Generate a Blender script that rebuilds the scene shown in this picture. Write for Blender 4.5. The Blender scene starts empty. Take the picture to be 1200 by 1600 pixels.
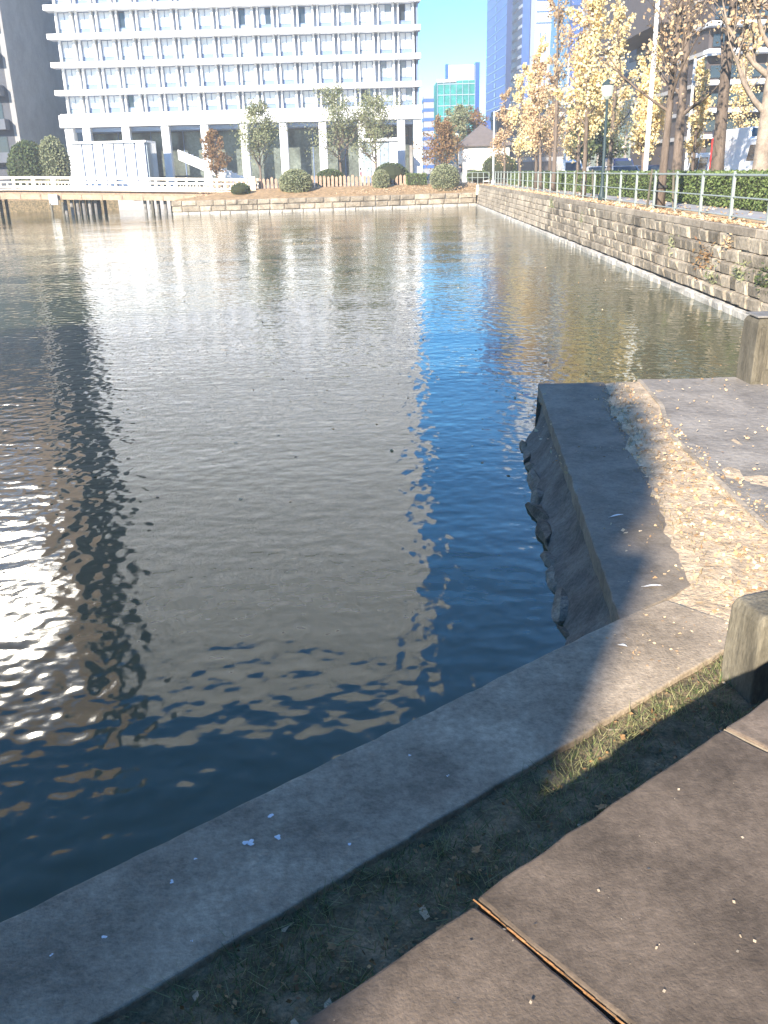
import bpy, bmesh, math, random
import numpy as np
from mathutils import Vector, Matrix, noise
random.seed(7)
S = bpy.context.scene
C = S.collection
R = math.radians

# ------------------------------------------------------------------ camera
cam = bpy.data.cameras.new('camera'); camo = bpy.data.objects.new('camera', cam); C.objects.link(camo)
S.camera = camo
cam.sensor_fit = 'VERTICAL'; cam.sensor_height = 32.0; cam.lens = 28.0
cam.clip_start = 0.05; cam.clip_end = 8000
camo.matrix_world = Matrix.Translation((0, 0, 3.3)) @ Matrix.Rotation(R(90 - 20.8), 4, 'X') @ Matrix.Rotation(R(-1.5), 4, 'Z')

# ------------------------------------------------------------------ light
SUN_EL, SUN_AZ = 24.0, 25.0            # the light travels forward and to the right
w = bpy.data.worlds.new('World'); S.world = w; w.use_nodes = True
nt = w.node_tree; bg = nt.nodes['Background']
sk = nt.nodes.new('ShaderNodeTexSky'); sk.sky_type = 'NISHITA'; sk.sun_disc = False
sk.sun_elevation = R(SUN_EL); sk.sun_rotation = R(180 + SUN_AZ); sk.ozone_density = 7.0; sk.dust_density = 0.0; sk.air_density = 1.15
hs_ = nt.nodes.new('ShaderNodeHueSaturation'); hs_.inputs['Saturation'].default_value = 1.3; nt.links.new(sk.outputs[0], hs_.inputs['Color']); nt.links.new(hs_.outputs[0], bg.inputs[0]); bg.inputs[1].default_value = 0.125
sl = bpy.data.lights.new('sun', 'SUN'); sl.energy = 5.0; sl.angle = R(0.53); sl.color = (1, 0.90, 0.76)
so = bpy.data.objects.new('sun', sl); C.objects.link(so)
so.rotation_euler = Vector((math.sin(R(SUN_AZ))*math.cos(R(SUN_EL)), math.cos(R(SUN_AZ))*math.cos(R(SUN_EL)), -math.sin(R(SUN_EL)))).to_track_quat('-Z', 'Y').to_euler()
S.view_settings.view_transform = 'Standard'; S.view_settings.look = 'None'
S.view_settings.exposure = 1.65; S.view_settings.gamma = 1

# ------------------------------------------------------------------ materials
def mat(name, col, rough=0.85, var=0.0, scale=4.0, col2=None, bump=0.0, bscale=30.0, spec=0.3, metal=0.0, ior=1.45, c2scale=None, trans=0.0, stretch=(1,1,1)):
    m = bpy.data.materials.new(name); m.use_nodes = True
    n = m.node_tree; b = n.nodes['Principled BSDF']; L = n.links
    b.inputs['Base Color'].default_value = (*col, 1); b.inputs['Roughness'].default_value = rough
    b.inputs['Specular IOR Level'].default_value = spec; b.inputs['Metallic'].default_value = metal
    b.inputs['IOR'].default_value = ior
    if var or bump or col2:
        g = n.nodes.new('ShaderNodeNewGeometry')
        mp = n.nodes.new('ShaderNodeVectorMath'); mp.operation = 'MULTIPLY'; mp.inputs[1].default_value = stretch
        L.new(g.outputs['Position'], mp.inputs[0])
    if var or col2:
        nz = n.nodes.new('ShaderNodeTexNoise'); nz.inputs['Scale'].default_value = scale
        nz.inputs['Detail'].default_value = 6; nz.inputs['Roughness'].default_value = 0.65
        L.new(mp.outputs[0], nz.inputs['Vector'])
        rp = n.nodes.new('ShaderNodeValToRGB'); rp.color_ramp.elements[0].position = 0.35; rp.color_ramp.elements[1].position = 0.65
        c2 = col2 if col2 else tuple(min(1, c*(1+var)) for c in col)
        c1 = tuple(c*(1-var) for c in col)
        rp.color_ramp.elements[0].color = (*c1, 1); rp.color_ramp.elements[1].color = (*c2, 1)
        L.new(nz.outputs[0], rp.inputs[0])
        oi = n.nodes.new('ShaderNodeObjectInfo'); mr = n.nodes.new('ShaderNodeMapRange')
        mr.inputs['To Min'].default_value = 1-var*.6; mr.inputs['To Max'].default_value = 1+var*.6
        L.new(oi.outputs['Random'], mr.inputs[0])
        vm = n.nodes.new('ShaderNodeVectorMath'); vm.operation = 'SCALE'
        nf = n.nodes.new('ShaderNodeTexNoise'); nf.inputs['Scale'].default_value = scale*11; nf.inputs['Detail'].default_value = 4; nf.inputs['Roughness'].default_value = .75
        L.new(mp.outputs[0], nf.inputs['Vector']); mf = n.nodes.new('ShaderNodeMapRange'); mf.inputs['From Min'].default_value = .32; mf.inputs['From Max'].default_value = .68
        mf.inputs['To Min'].default_value = 1-var*.9; mf.inputs['To Max'].default_value = 1+var*.5; L.new(nf.outputs[0], mf.inputs[0])
        mm_ = n.nodes.new('ShaderNodeMath'); mm_.operation = 'MULTIPLY'; L.new(mr.outputs[0], mm_.inputs[0]); L.new(mf.outputs[0], mm_.inputs[1])
        L.new(rp.outputs[0], vm.inputs[0]); L.new(mm_.outputs[0], vm.inputs['Scale'])
        L.new(vm.outputs[0], b.inputs['Base Color'])
    if bump:
        nb = n.nodes.new('ShaderNodeTexNoise'); nb.inputs['Scale'].default_value = bscale; nb.inputs['Detail'].default_value = 5
        L.new(mp.outputs[0], nb.inputs['Vector'])
        bp = n.nodes.new('ShaderNodeBump'); bp.inputs['Strength'].default_value = 1; bp.inputs['Distance'].default_value = bump
        L.new(nb.outputs[0], bp.inputs['Height']); L.new(bp.outputs[0], b.inputs['Normal'])
    return m

M = {}
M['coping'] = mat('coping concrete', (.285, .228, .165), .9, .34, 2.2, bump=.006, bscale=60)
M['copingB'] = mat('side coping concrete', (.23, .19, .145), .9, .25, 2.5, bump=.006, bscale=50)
M['wallface'] = mat('battered wall concrete', (.17, .16, .14), .9, .35, 3, bump=.02, bscale=14)
M['rubble'] = mat('rubble stone', (.14, .13, .105), .75, .5, 5, bump=.03, bscale=12)
M['slab'] = mat('brown paving slab', (.150, .115, .086), .85, .34, 3.2, bump=.0022, bscale=110)
M['sealant'] = mat('orange joint filler', (.22, .115, .05), .9, .45, 14, bump=.004)
M['abut'] = mat('abutment stone', (.16, .14, .12), .9, .25, 3, bump=.01, bscale=20)
M['soil'] = mat('sandy soil', (.52, .40, .27), .95, .3, 5, bump=.02, bscale=25)
M['greyground'] = mat('worn grey concrete', (.24, .215, .185), .9, .25, 1.6, bump=.015, bscale=14)
M['earth'] = mat('dark earth', (.10, .10, .055), .95, .45, 7, col2=(.27, .20, .12), bump=.02, bscale=30)
M['post'] = mat('weathered granite post', (.125, .112, .085), .85, .35, 6, bump=.01, bscale=25, stretch=(1,1,.3))
M['ground'] = mat('city ground', (.16, .15, .135), .95, .2, .3)
M['pave'] = mat('grey pavement', (.30, .30, .31), .9, .12, .8, bump=.004)
M['asphalt'] = mat('asphalt', (.06, .06, .062), .9, .2, .8)
M['verge'] = mat('leaf strewn verge', (.42, .28, .15), .95, .35, 2.5, bump=.03, bscale=10)
M['stone'] = mat('moat wall stone', (.31, .26, .195), .9, .40, .9, bump=.03, bscale=9)
M['stonelow'] = mat('waterline stone', (.42, .39, .34), .9, .25, 3, bump=.03, bscale=9)
M['mortar'] = mat('wall backing', (.17, .145, .11), .95, .3, 2)
M['cap'] = mat('wall capping stone', (.30, .25, .19), .9, .3, 1.5, bump=.02, bscale=10)
M['fence'] = mat('pale green fence paint', (.27, .31, .29), .5, .08, 3)
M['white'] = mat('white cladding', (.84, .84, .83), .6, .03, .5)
M['whiteshade'] = mat('blue shade recess cladding', (.38, .48, .66), .6, .06, .5)  # blue of sky shade put into the recess colour
M['curtain'] = mat('curtained glass', (.80, .82, .84), .15, .05, .3, spec=.5)
M['curtain2'] = mat('half drawn curtain glass', (.30, .36, .40), .1, .1, .3, spec=.6)
M['glassdark'] = mat('dark glass', (.03, .04, .05), .06, spec=.8)
M['glassbrown'] = mat('smoked lobby glass', (.13, .15, .13), .15, .5, .25, spec=.5)
M['frameblue'] = mat('window frame', (.15, .21, .35), .5, .05, 1)
M['granite'] = mat('dark brown granite', (.30, .29, .28), .6, .15, .4)
M['graniteshade'] = mat('shade darkened front granite', (.065, .07, .085), .6, .15, .4)  # darkened in colour for a shadow cast on the low front
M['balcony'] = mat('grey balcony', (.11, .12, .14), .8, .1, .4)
M['pink'] = mat('pinkish tile cladding', (.34, .26, .20), .7, .04, .2)
M['mirrorglass'] = mat('bright office glass', (.85, .85, .82), .055, metal=.9, spec=.5)
M['wood'] = mat('pale bridge timber', (.76, .68, .55), .8, .10, 2)
M['beam'] = mat('tan bridge girder', (.40, .31, .21), .8, .2, 1.5)
M['pile'] = mat('weathered pile', (.20, .19, .175), .9, .3, 3)
M['picket'] = mat('picket timber', (.36, .25, .18), .9, .2, 3)
M['plaster'] = mat('white plaster', (.78, .75, .70), .9, .05, 2)
M['roof'] = mat('grey brown roof tile', (.14, .12, .115), .8, .12, 3, bump=.02, bscale=12)
M['netting'] = mat('green scaffold netting', (.05, .33, .29), .8, .28, .09)
M['bluetower'] = mat('pale blue tower cladding', (.035, .11, .38), .5, .10, .05)
M['bluedark'] = mat('deep blue tower glass', (.010, .025, .11), .2, .2, .05, spec=.7)
M['bluemid'] = mat('blue tower glass', (.03, .085, .32), .2, .15, .05, spec=.7)
M['stripe'] = mat('pale spandrel stripe', (.36, .44, .55), .6)
M['paletower'] = mat('pale tower cladding', (.72, .76, .80), .6, .05, .05)
M['brownbld'] = mat('dark brown facade panel', (.085, .07, .068), .6, .15, .2)
M['beige'] = mat('beige stone cladding', (.55, .47, .38), .8, .06, .2)
M['greyclad'] = mat('grey stone cladding', (.36, .35, .34), .8, .08, .2)
M['trunk'] = mat('grey brown bark', (.15, .115, .09), .95, .3, 6, bump=.02, bscale=18, stretch=(1,1,.25))
M['trunkpale'] = mat('pale mottled bark', (.27, .22, .175), .9, .3, 3, bump=.01, bscale=14)
M['trunkdark'] = mat('dark bark', (.05, .05, .048), .9, .3, 5)
M['lampgreen'] = mat('dark green lamp paint', (.03, .05, .055), .5)
M['polewhite'] = mat('pale pole paint', (.62, .64, .64), .5)
M['lampglass'] = mat('milky lamp glass', (.45, .5, .45), .2)
def leafmat(name, a, b_, tr=.25):
    m = bpy.data.materials.new(name); m.use_nodes = True; n = m.node_tree; L = n.links
    b = n.nodes['Principled BSDF']; b.inputs['Roughness'].default_value = .65; b.inputs['Specular IOR Level'].default_value = .25
    g = n.nodes.new('ShaderNodeNewGeometry'); rp = n.nodes.new('ShaderNodeValToRGB')
    rp.color_ramp.elements[0].color = (*a, 1); rp.color_ramp.elements[1].color = (*b_, 1)
    L.new(g.outputs['Random Per Island'], rp.inputs[0]); L.new(rp.outputs[0], b.inputs['Base Color'])
    t = n.nodes.new('ShaderNodeBsdfTranslucent'); L.new(rp.outputs[0], t.inputs[0])
    mx = n.nodes.new('ShaderNodeMixShader'); mx.inputs[0].default_value = tr
    L.new(b.outputs[0], mx.inputs[1]); L.new(t.outputs[0], mx.inputs[2])
    L.new(mx.outputs[0], n.nodes['Material Output'].inputs[0]); return m
M['ginkgo'] = leafmat('yellow ginkgo leaves', (.72, .53, .22), (.85, .74, .46))
M['brownleaf'] = leafmat('dry tan leaves', (.42, .27, .15), (.66, .50, .31))
M['greenleaf'] = leafmat('green leaves', (.05, .075, .03), (.12, .15, .06))
M['oliveleaf'] = leafmat('olive leaves', (.17, .20, .10), (.32, .32, .19))
M['hedgeleaf'] = leafmat('hedge leaves', (.06, .10, .03), (.22, .28, .10))
M['rustleaf'] = leafmat('rust leaves', (.20, .10, .05), (.30, .20, .09))
M['darklitter'] = leafmat('brown leaf fragments', (.16, .08, .035), (.42, .26, .12), .1)
M['litter'] = leafmat('fallen leaf colours', (.38, .22, .11), (.72, .58, .38), .1)
M['grassblade'] = leafmat('grass blades', (.06, .11, .03), (.36, .34, .17), .2)
M['drygrass'] = leafmat('dry grass', (.22, .15, .07), (.35, .28, .14), .2)
M['spot'] = mat('chalky white spot', (.75, .75, .78), .9)
M['feather'] = mat('white feather', (.8, .78, .75), .8)
M['carwhite'] = mat('white car paint', (.75, .76, .78), .25, spec=.5)
M['carblue'] = mat('dark blue car paint', (.03, .045, .12), .25, spec=.5)
M['carsilver'] = mat('silver car paint', (.42, .44, .47), .3, metal=.5)
M['tyre'] = mat('tyre rubber', (.02, .02, .02), .8)
M['rim'] = mat('wheel rim', (.5, .5, .5), .35, metal=.8)
M['redsign'] = mat('red banner', (.55, .03, .03), .6)
M['skin'] = mat('skin', (.5, .33, .25), .6)
M['pinkcloth'] = mat('pink coat', (.50, .28, .30), .9)
M['darkcloth'] = mat('dark clothes', (.035, .04, .06), .9)
M['hair'] = mat('black hair', (.015, .012, .01), .6)

# water
m = bpy.data.materials.new('moat water'); m.use_nodes = True; n = m.node_tree; L = n.links
b = n.nodes['Principled BSDF']; b.inputs['Base Color'].default_value = (.042, .053, .023, 1)
b.inputs['Roughness'].default_value = .06; b.inputs['IOR'].default_value = 1.44; b.inputs['Specular IOR Level'].default_value = .5
g = n.nodes.new('ShaderNodeNewGeometry')
def wnoise(sx, sy, rot, scale, amp, detail=1.0, rough=.4, dist=0.0):
    mp = n.nodes.new('ShaderNodeMapping'); mp.inputs['Rotation'].default_value = (0, 0, R(rot)); mp.inputs['Scale'].default_value = (sx, sy, 1)
    L.new(g.outputs['Position'], mp.inputs[0])
    z = n.nodes.new('ShaderNodeTexNoise'); z.inputs['Scale'].default_value = scale; z.inputs['Detail'].default_value = detail
    z.inputs['Roughness'].default_value = rough; z.inputs['Distortion'].default_value = dist
    L.new(mp.outputs[0], z.inputs['Vector'])
    k = n.nodes.new('ShaderNodeMath'); k.operation = 'MULTIPLY'; k.inputs[1].default_value = amp; L.new(z.outputs[0], k.inputs[0]); return k
ks = [wnoise(1, 2.0, 8, 1.9, .010, 1.0), wnoise(1.1, 1.2, -25, 5.2, .0068, 1.2), wnoise(1.5, 1.0, 10, 3.4, .0095, 1.0), wnoise(1, 1.2, 30, 11, .0004, 1), wnoise(1, 1.6, 0, .25, .03, 1)]
acc = ks[0]
for k in ks[1:]:
    a = n.nodes.new('ShaderNodeMath'); a.operation = 'ADD'; L.new(acc.outputs[0], a.inputs[0]); L.new(k.outputs[0], a.inputs[1]); acc = a
pt = wnoise(1, 1.6, 15, .16, 1.9, 2); p2 = n.nodes.new('ShaderNodeMath'); p2.operation = 'MULTIPLY'; L.new(acc.outputs[0], p2.inputs[0]); L.new(pt.outputs[0], p2.inputs[1]); acc = p2
bp = n.nodes.new('ShaderNodeBump'); bp.inputs['Strength'].default_value = 1; bp.inputs['Distance'].default_value = 1.0
L.new(acc.outputs[0], bp.inputs['Height']); L.new(bp.outputs[0], b.inputs['Normal'])
M['water'] = m

# ------------------------------------------------------------------ mesh helpers
class MB:
    def __init__(s): s.v = []; s.f = []; s.mi = []; s.cur = 0
    def add(s, vs, fs):
        o = len(s.v); s.v += [tuple(p) for p in vs]; s.f += [tuple(i+o for i in q) for q in fs]; s.mi += [s.cur]*len(fs)
    def box(s, x0, x1, y0, y1, z0, z1):
        s.add([(x0,y0,z0),(x1,y0,z0),(x1,y1,z0),(x0,y1,z0),(x0,y0,z1),(x1,y0,z1),(x1,y1,z1),(x0,y1,z1)],
              [(3,2,1,0),(4,5,6,7),(0,1,5,4),(1,2,6,5),(2,3,7,6),(3,0,4,7)])
    def frame_box(s, o, ex, ey, x0, x1, y0, y1, z0, z1):     # box in a frame turned about z
        P = [(x0,y0,z0),(x1,y0,z0),(x1,y1,z0),(x0,y1,z0),(x0,y0,z1),(x1,y0,z1),(x1,y1,z1),(x0,y1,z1)]
        s.add([(o[0]+ex[0]*p[0]+ey[0]*p[1], o[1]+ex[1]*p[0]+ey[1]*p[1], (o[2] if len(o) > 2 else 0)+p[2]) for p in P],
              [(3,2,1,0),(4,5,6,7),(0,1,5,4),(1,2,6,5),(2,3,7,6),(3,0,4,7)])
    def prism(s, poly, z0, z1):
        k = len(poly); a = sum(poly[i][0]*poly[(i+1)%k][1]-poly[(i+1)%k][0]*poly[i][1] for i in range(k))
        if a < 0: poly = poly[::-1]
        s.add([(p[0],p[1],z0) for p in poly]+[(p[0],p[1],z1) for p in poly],
              [tuple(range(k))[::-1], tuple(range(k, 2*k))]+[(i,(i+1)%k,(i+1)%k+k,i+k) for i in range(k)])
    def tube(s, pts, rs, n=6, cap=True):
        pts = [Vector(p) for p in pts]; vs = []; fs = []
        for i, p in enumerate(pts):
            d = (pts[min(i+1, len(pts)-1)]-pts[max(i-1, 0)])
            d = d.normalized() if d.length > 1e-9 else Vector((0,0,1))
            a = d.cross(Vector((1,0,0)) if abs(d.x) < .9 else Vector((0,1,0))).normalized(); bb = d.cross(a)
            r = rs[i] if isinstance(rs, (list, tuple)) else rs
            for k in range(n):
                t = 2*math.pi*k/n; vs.append(p+a*(r*math.cos(t))+bb*(r*math.sin(t)))
        for i in range(len(pts)-1):
            for k in range(n):
                fs.append((i*n+k, i*n+(k+1)%n, (i+1)*n+(k+1)%n, (i+1)*n+k))
        if cap: fs.append(tuple(range(n))[::-1]); fs.append(tuple((len(pts)-1)*n+k for k in range(n)))
        s.add(vs, fs)
    def lathe(s, c, prof, n=12):
        vs = []; fs = []
        for (r, z) in prof:
            for k in range(n):
                t = 2*math.pi*k/n; vs.append((c[0]+r*math.cos(t), c[1]+r*math.sin(t), c[2]+z))
        for i in range(len(prof)-1):
            for k in range(n): fs.append((i*n+k, i*n+(k+1)%n, (i+1)*n+(k+1)%n, (i+1)*n+k))
        fs.append(tuple(range(n))[::-1]); fs.append(tuple((len(prof)-1)*n+k for k in range(n)))
        s.add(vs, fs)
    def build(s, name, material, parent=None, origin=None, smooth=False):
        o0 = Vector(origin) if origin is not None else Vector((0,0,0))
        if parent is not None and origin is None: o0 = wloc(parent)
        me = bpy.data.meshes.new(name)
        me.from_pydata([tuple(Vector(p)-o0) for p in s.v], [], s.f)
        for mm in (material if isinstance(material, (list, tuple)) else [material]): me.materials.append(mm)
        if any(s.mi): me.polygons.foreach_set('material_index', s.mi)
        if smooth: me.polygons.foreach_set('use_smooth', [True]*len(me.polygons))
        me.update()
        ob = bpy.data.objects.new(name, me); C.objects.link(ob)
        if parent is not None:
            ob.parent = parent
            if origin is not None: ob.location = o0-wloc(parent)
        else: ob.location = o0
        return ob
def wloc(o):
    v = Vector(o.location)
    while o.parent: o = o.parent; v = v+o.location
    return v
def tag(o, label=None, cat=None, group=None, kind=None):
    if label: o['label'] = label
    if cat: o['category'] = cat
    if group: o['group'] = group
    if kind: o['kind'] = kind
    return o
def empty(name, loc, label, cat, group=None):
    o = bpy.data.objects.new(name, None); C.objects.link(o); o.location = loc
    return tag(o, label, cat, group)
def inst(name, me, loc, parent=None, rot=(0,0,0), scale=(1,1,1)):     # world location, shared mesh
    o = bpy.data.objects.new(name, me); C.objects.link(o)
    if parent is not None: o.parent = parent; o.location = Vector(loc)-wloc(parent)
    else: o.location = loc
    o.rotation_euler = rot; o.scale = scale
    return o
def fastmesh(name, V, F, material, parent=None):                       # numpy quads or tris
    V = np.asarray(V, dtype=np.float32); F = np.asarray(F, dtype=np.int32)
    if parent is not None: V = V-np.array(wloc(parent), dtype=np.float32)
    me = bpy.data.meshes.new(name); k = F.shape[1]
    me.vertices.add(len(V)); me.vertices.foreach_set('co', V.ravel())
    me.loops.add(F.size); me.loops.foreach_set('vertex_index', F.ravel())
    me.polygons.add(len(F)); me.polygons.foreach_set('loop_start', np.arange(0, F.size, k, dtype=np.int32))
    me.polygons.foreach_set('loop_total', np.full(len(F), k, dtype=np.int32)); me.update(calc_edges=True)
    me.materials.append(material)
    ob = bpy.data.objects.new(name, me); C.objects.link(ob)
    if parent is not None: ob.parent = parent
    return ob
rng = np.random.default_rng(5)
def leafquads(P, size, flat=0.0, aspect=.7):
    n_ = len(P); a = rng.normal(size=(n_, 3)); 
    if flat: a[:, 2] *= (1-flat)
    a /= np.linalg.norm(a, axis=1)[:, None]
    q = rng.normal(size=(n_, 3))
    if flat: q[:, 2] *= (1-flat)
    q -= (q*a).sum(1)[:, None]*a; q /= np.linalg.norm(q, axis=1)[:, None]
    s = size*rng.uniform(.6, 1.3, (n_, 1)) if np.isscalar(size) else size
    V = np.stack([P-a*s*.5, P+q*s*.5*aspect-a*s*.05, P+a*s*.5, P-q*s*.5*aspect+a*s*.05], 1).reshape(-1, 3)
    return V, np.arange(n_*4).reshape(-1, 4)
def ngrid(p, s): return noise.noise(Vector(p)*s)

# ------------------------------------------------------------------ ground, water
ux, uy = .786, .618            # direction of the near wall coping, towards the right and away
nx_, ny_ = -uy, ux             # from land to water
A0 = (1.48, 5.11)              # inner corner of the two copings
def aline(t, off=0): return (A0[0]-ux*t+nx_*off, A0[1]-uy*t+ny_*off)
def wallx(y): return 8.26+(y-20.16)*.0213
BK = 1.85
o = MB(); o.add([(-90,-12,0),(40,-12,0),(40,130,0),(-90,130,0)], [(0,1,2,3)]); tag(o.build('water', M['water']), kind='structure')
g_ = MB(); slope = MB()
far_z, FAR = 2.0, 3500
shore = [(-90,107),(-22,107),(-20.5,101),(-19,88.6),(-11,88.2),(0,89.6),(9.7,92.0)]
sh5 = [(-90,113),(-18,113),(-16,105),(-14,95.5),(-9,93.5),(0,94.5),(10.2,96.5)]
for i in range(len(shore)-1):
    a, b2, c, d = shore[i], shore[i+1], sh5[i+1], sh5[i]
    slope.add([(*a,1.2),(*b2,1.2),(*c,far_z),(*d,far_z)], [(0,1,2,3)])
    g_.add([(*a,-.6),(*b2,-.6),(*b2,1.2),(*a,1.2)], [(0,1,2,3)])
g_.add([(*p,far_z) for p in sh5]+[(10.2,FAR,far_z),(-FAR,FAR,far_z),(-FAR,113,far_z)], [tuple(range(len(sh5)+3))])
g_.add([(-90,107,1.2),(-90,113,far_z),(-FAR,113,far_z),(-FAR,-FAR,far_z),(-90,-FAR,far_z)], [(0,1,2,3,4)])
g_.add([(-90,-40,-.6),(-90,107,-.6),(-90,107,1.2),(-90,-40,far_z)], [(0,1,2,3)])
tag(g_.build('ground', M['ground']), kind='structure'); tag(slope.build('shore_slope', M['verge']), kind='structure')
# right bank land
g_ = MB(); xr = lambda y: wallx(y)+.6
g_.add([(xr(-FAR*0-60),-60,BK),(FAR,-60,BK),(FAR,FAR,BK),(10.2,FAR,BK),(10.2,96.5,BK),(xr(92),92,BK)], [(0,1,2,3,4,5)])
tag(g_.build('bank_ground', M['verge']), kind='structure')
g_ = MB(); g_.add([(9.7,-20,BK+.006),(12.0,-20,BK+.006),(13.2,97,BK+.006),(11.3,97,BK+.006)], [(0,1,2,3)])
tag(g_.build('footpath', M['pave']), kind='structure')
g_ = MB(); g_.add([(14.5,-40,BK+.01),(27,-40,BK+.01),(29,400,BK+.01),(16.5,400,BK+.01)], [(0,1,2,3)])
tag(g_.build('road', M['asphalt']), kind='structure')

# near lower ground: soil between copings, slab wall and the grey platform
def nearz(x, y): return .545+.034*max(0, min(1, (x-(2.02+(y-5)*.14)+.10)/.22))*(1 if y > 4.9 else 0)+.015*ngrid((x, y, 0), 1.3)+.012*ngrid((x, y, 3), 5)
def grid_in(poly, step, zf, name, material):
    xs = [p[0] for p in poly]; ys = [p[1] for p in poly]; bm = bmesh.new()
    vs = [bm.verts.new((*p, 0)) for p in poly]; f = bm.faces.new(vs)
    x = math.floor(min(xs)/step)*step
    while x < max(xs):
        bmesh.ops.bisect_plane(bm, geom=bm.verts[:]+bm.edges[:]+bm.faces[:], plane_co=(x,0,0), plane_no=(1,0,0)); x += step
    y = math.floor(min(ys)/step)*step
    while y < max(ys):
        bmesh.ops.bisect_plane(bm, geom=bm.verts[:]+bm.edges[:]+bm.faces[:], plane_co=(0,y,0), plane_no=(0,1,0)); y += step
    for v in bm.verts: v.co.z = zf(v.co.x, v.co.y)
    bmesh.ops.recalc_face_normals(bm, faces=bm.faces)
    if sum(f.normal.z for f in bm.faces) < 0: bmesh.ops.reverse_faces(bm, faces=bm.faces)
    me = bpy.data.meshes.new(name); bm.to_mesh(me); bm.free(); me.materials.append(material)
    me.polygons.foreach_set('use_smooth', [True]*len(me.polygons))
    ob = bpy.data.objects.new(name, me); C.objects.link(ob); return ob
soilpoly = [aline(9, -.5), aline(0, -.3), (1.75,5.4), (2.4,11.86), (3.7,11.86), (3.7,3.0), aline(9,-3)]
tag(grid_in(soilpoly, .15, nearz, 'soil_ground', M['soil']), kind='structure')
tag(grid_in([aline(9,-.65), aline(-.35,-.65), aline(-1.1,-1.5), aline(-1.1,-2.9), aline(9,-2.9)], .12, lambda x, y: nearz(x, y)+.004+.006*ngrid((x,y,2), 9), 'grass_ground', M['earth']), kind='structure')
gp = [(3.52,11.93),(3.40,10.5),(3.12,9.3),(3.05,6.5),(3.05,4.3),(3.3,3.2),(8.15,3.2),(8.15,11.93)]
tag(grid_in(gp, .2, lambda x, y: .585+.012*ngrid((x,y,7), 1.1)+.006*ngrid((x,y,9), 4), 'concrete_ground', M['greyground']), kind='structure')
k_ = MB(); k_.prism([(gp[i][0]+.03, gp[i][1]-.03) for i in (0,1,2,3,4,5)]+[(8.15,3.2),(8.15,11.9)], -.5, .545)
tag(k_.build('platform_base', M['wallface']), kind='structure')
# pale kerb edge along the platform
k_ = MB()
for i in range(5):
    a, b2 = Vector(gp[i]), Vector(gp[i+1]); d = (b2-a).normalized(); ex = (d.x, d.y); ey = (-d.y, d.x)
    k_.frame_box((a.x, a.y), ex, ey, .003, (b2-a).length-.003, -.05, .0, .40, .592+.003*i)
tag(k_.build('kerb_edging', M['cap']), kind='structure')

# ------------------------------------------------------------------ near copings and walls
def bevel(ob, wd=.012, seg=2):
    md = ob.modifiers.new('bevel', 'BEVEL'); md.width = wd; md.segments = seg; md.limit_method = 'ANGLE'
def rough_prism(name, poly, z0, z1, material, parent, amp=.006, step=.12, sc=5):
    """slab with slightly worn outline and top"""
    pts = []
    k = len(poly)
    for i in range(k):
        a, b2 = Vector(poly[i]), Vector(poly[(i+1)%k]); L_ = (b2-a).length; m_ = max(1, int(L_/step))
        for j in range(m_):
            p = a.lerp(b2, j/m_); q = amp*noise.noise(Vector((p.x*sc, p.y*sc, z1)))*2
            nn = Vector((-(b2-a).y, (b2-a).x)).normalized()
            pts.append((p.x+nn.x*q, p.y+nn.y*q))
    mb = MB(); mb.prism(pts, z0, z1); ob = mb.build(name, material, parent); bevel(ob, .010); return ob

t = empty('retaining_wall', (*aline(2, -.4), 0), 'low shaded concrete retaining wall with flat cap running from bottom left to the corner', 'wall')
rough_prism('wall_coping', [aline(11), aline(-.02), aline(-.46,-.04), aline(-.52, -.66), aline(11, -.70)], .42, .585, M['coping'], t, .0045, .05, 9)
mb = MB(); mb.prism([aline(11, -.06), aline(.05, -.06), aline(-.4, -.1), aline(-.4, -.62), aline(11, -.62)], -.8, .42); mb.build('wall_face', M['wallface'], t)
t = empty('quay_wall', (2.0, 8.5, 0), 'short quay wall with wide cap and rough boulders at its foot, running away from the corner', 'wall')
Bt = [(1.50,5.14),(2.13,11.93),(3.02,11.93),(2.75,9.0),(2.30,5.75),(1.54,5.15)]
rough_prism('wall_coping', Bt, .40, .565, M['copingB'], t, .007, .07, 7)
mb = MB()
NS = 90
prof = [(.03, .40), (.01, .34), (-.02, .28), (-.06,.21), (-.11, .14), (-.16,.07), (-.21, 0), (-.40, -.5)]
vs = []; fs = []
for i in range(NS+1):
    f = i/NS; px, py = 1.50+(.63)*f, 5.06+6.85*f
    fl = 1.0 if f < .88 else max(.0, 1-(f-.88)/.1)
    for j, (q, z) in enumerate(prof):
        r = .05*noise.noise(Vector((px*2, py*2.2, z*4)))+.03*noise.noise(Vector((px*2, py*6, z*7)))
        xx = px+.05+(q-.05)*fl*1.15+r; vs.append((xx, py, z))
for i in range(NS):
    for j in range(len(prof)-1):
        a = i*len(prof)+j; fs.append((a, a+1, a+len(prof)+1, a+len(prof)))
mb.add(vs, fs); mb.add([(2.12,11.9,.4),(3.5,11.9,.4),(3.5,11.9,-.5),(2.08,11.9,-.5)], [(0,1,2,3)])
mb.build('wall_face', M['wallface'], t, smooth=True)
def stone_mesh(sx, sy, sz, seed, j=.18):
    bm = bmesh.new(); bmesh.ops.create_icosphere(bm, subdivisions=2, radius=.5)
    for v in bm.verts:
        p = v.co.normalized(); k = max(abs(p.x), abs(p.y), abs(p.z)); p = p*(.5/ (k**.6))*.9
        p *= 1+j*noise.noise(p*2.0+Vector((seed*3.1, 0, 0)))+.10*noise.noise(p*7+Vector((seed*3.1, 0, 4)))
        v.co = Vector((p.x*sx, p.y*sy, p.z*sz))
    me = bpy.data.meshes.new('boulder'); bm.to_mesh(me); bm.free(); me.materials.append(M['rubble'])
    return me
bould = [stone_mesh(1, 1, 1, i, .5) for i in range(5)]
y = 5.35; i = 0
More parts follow.
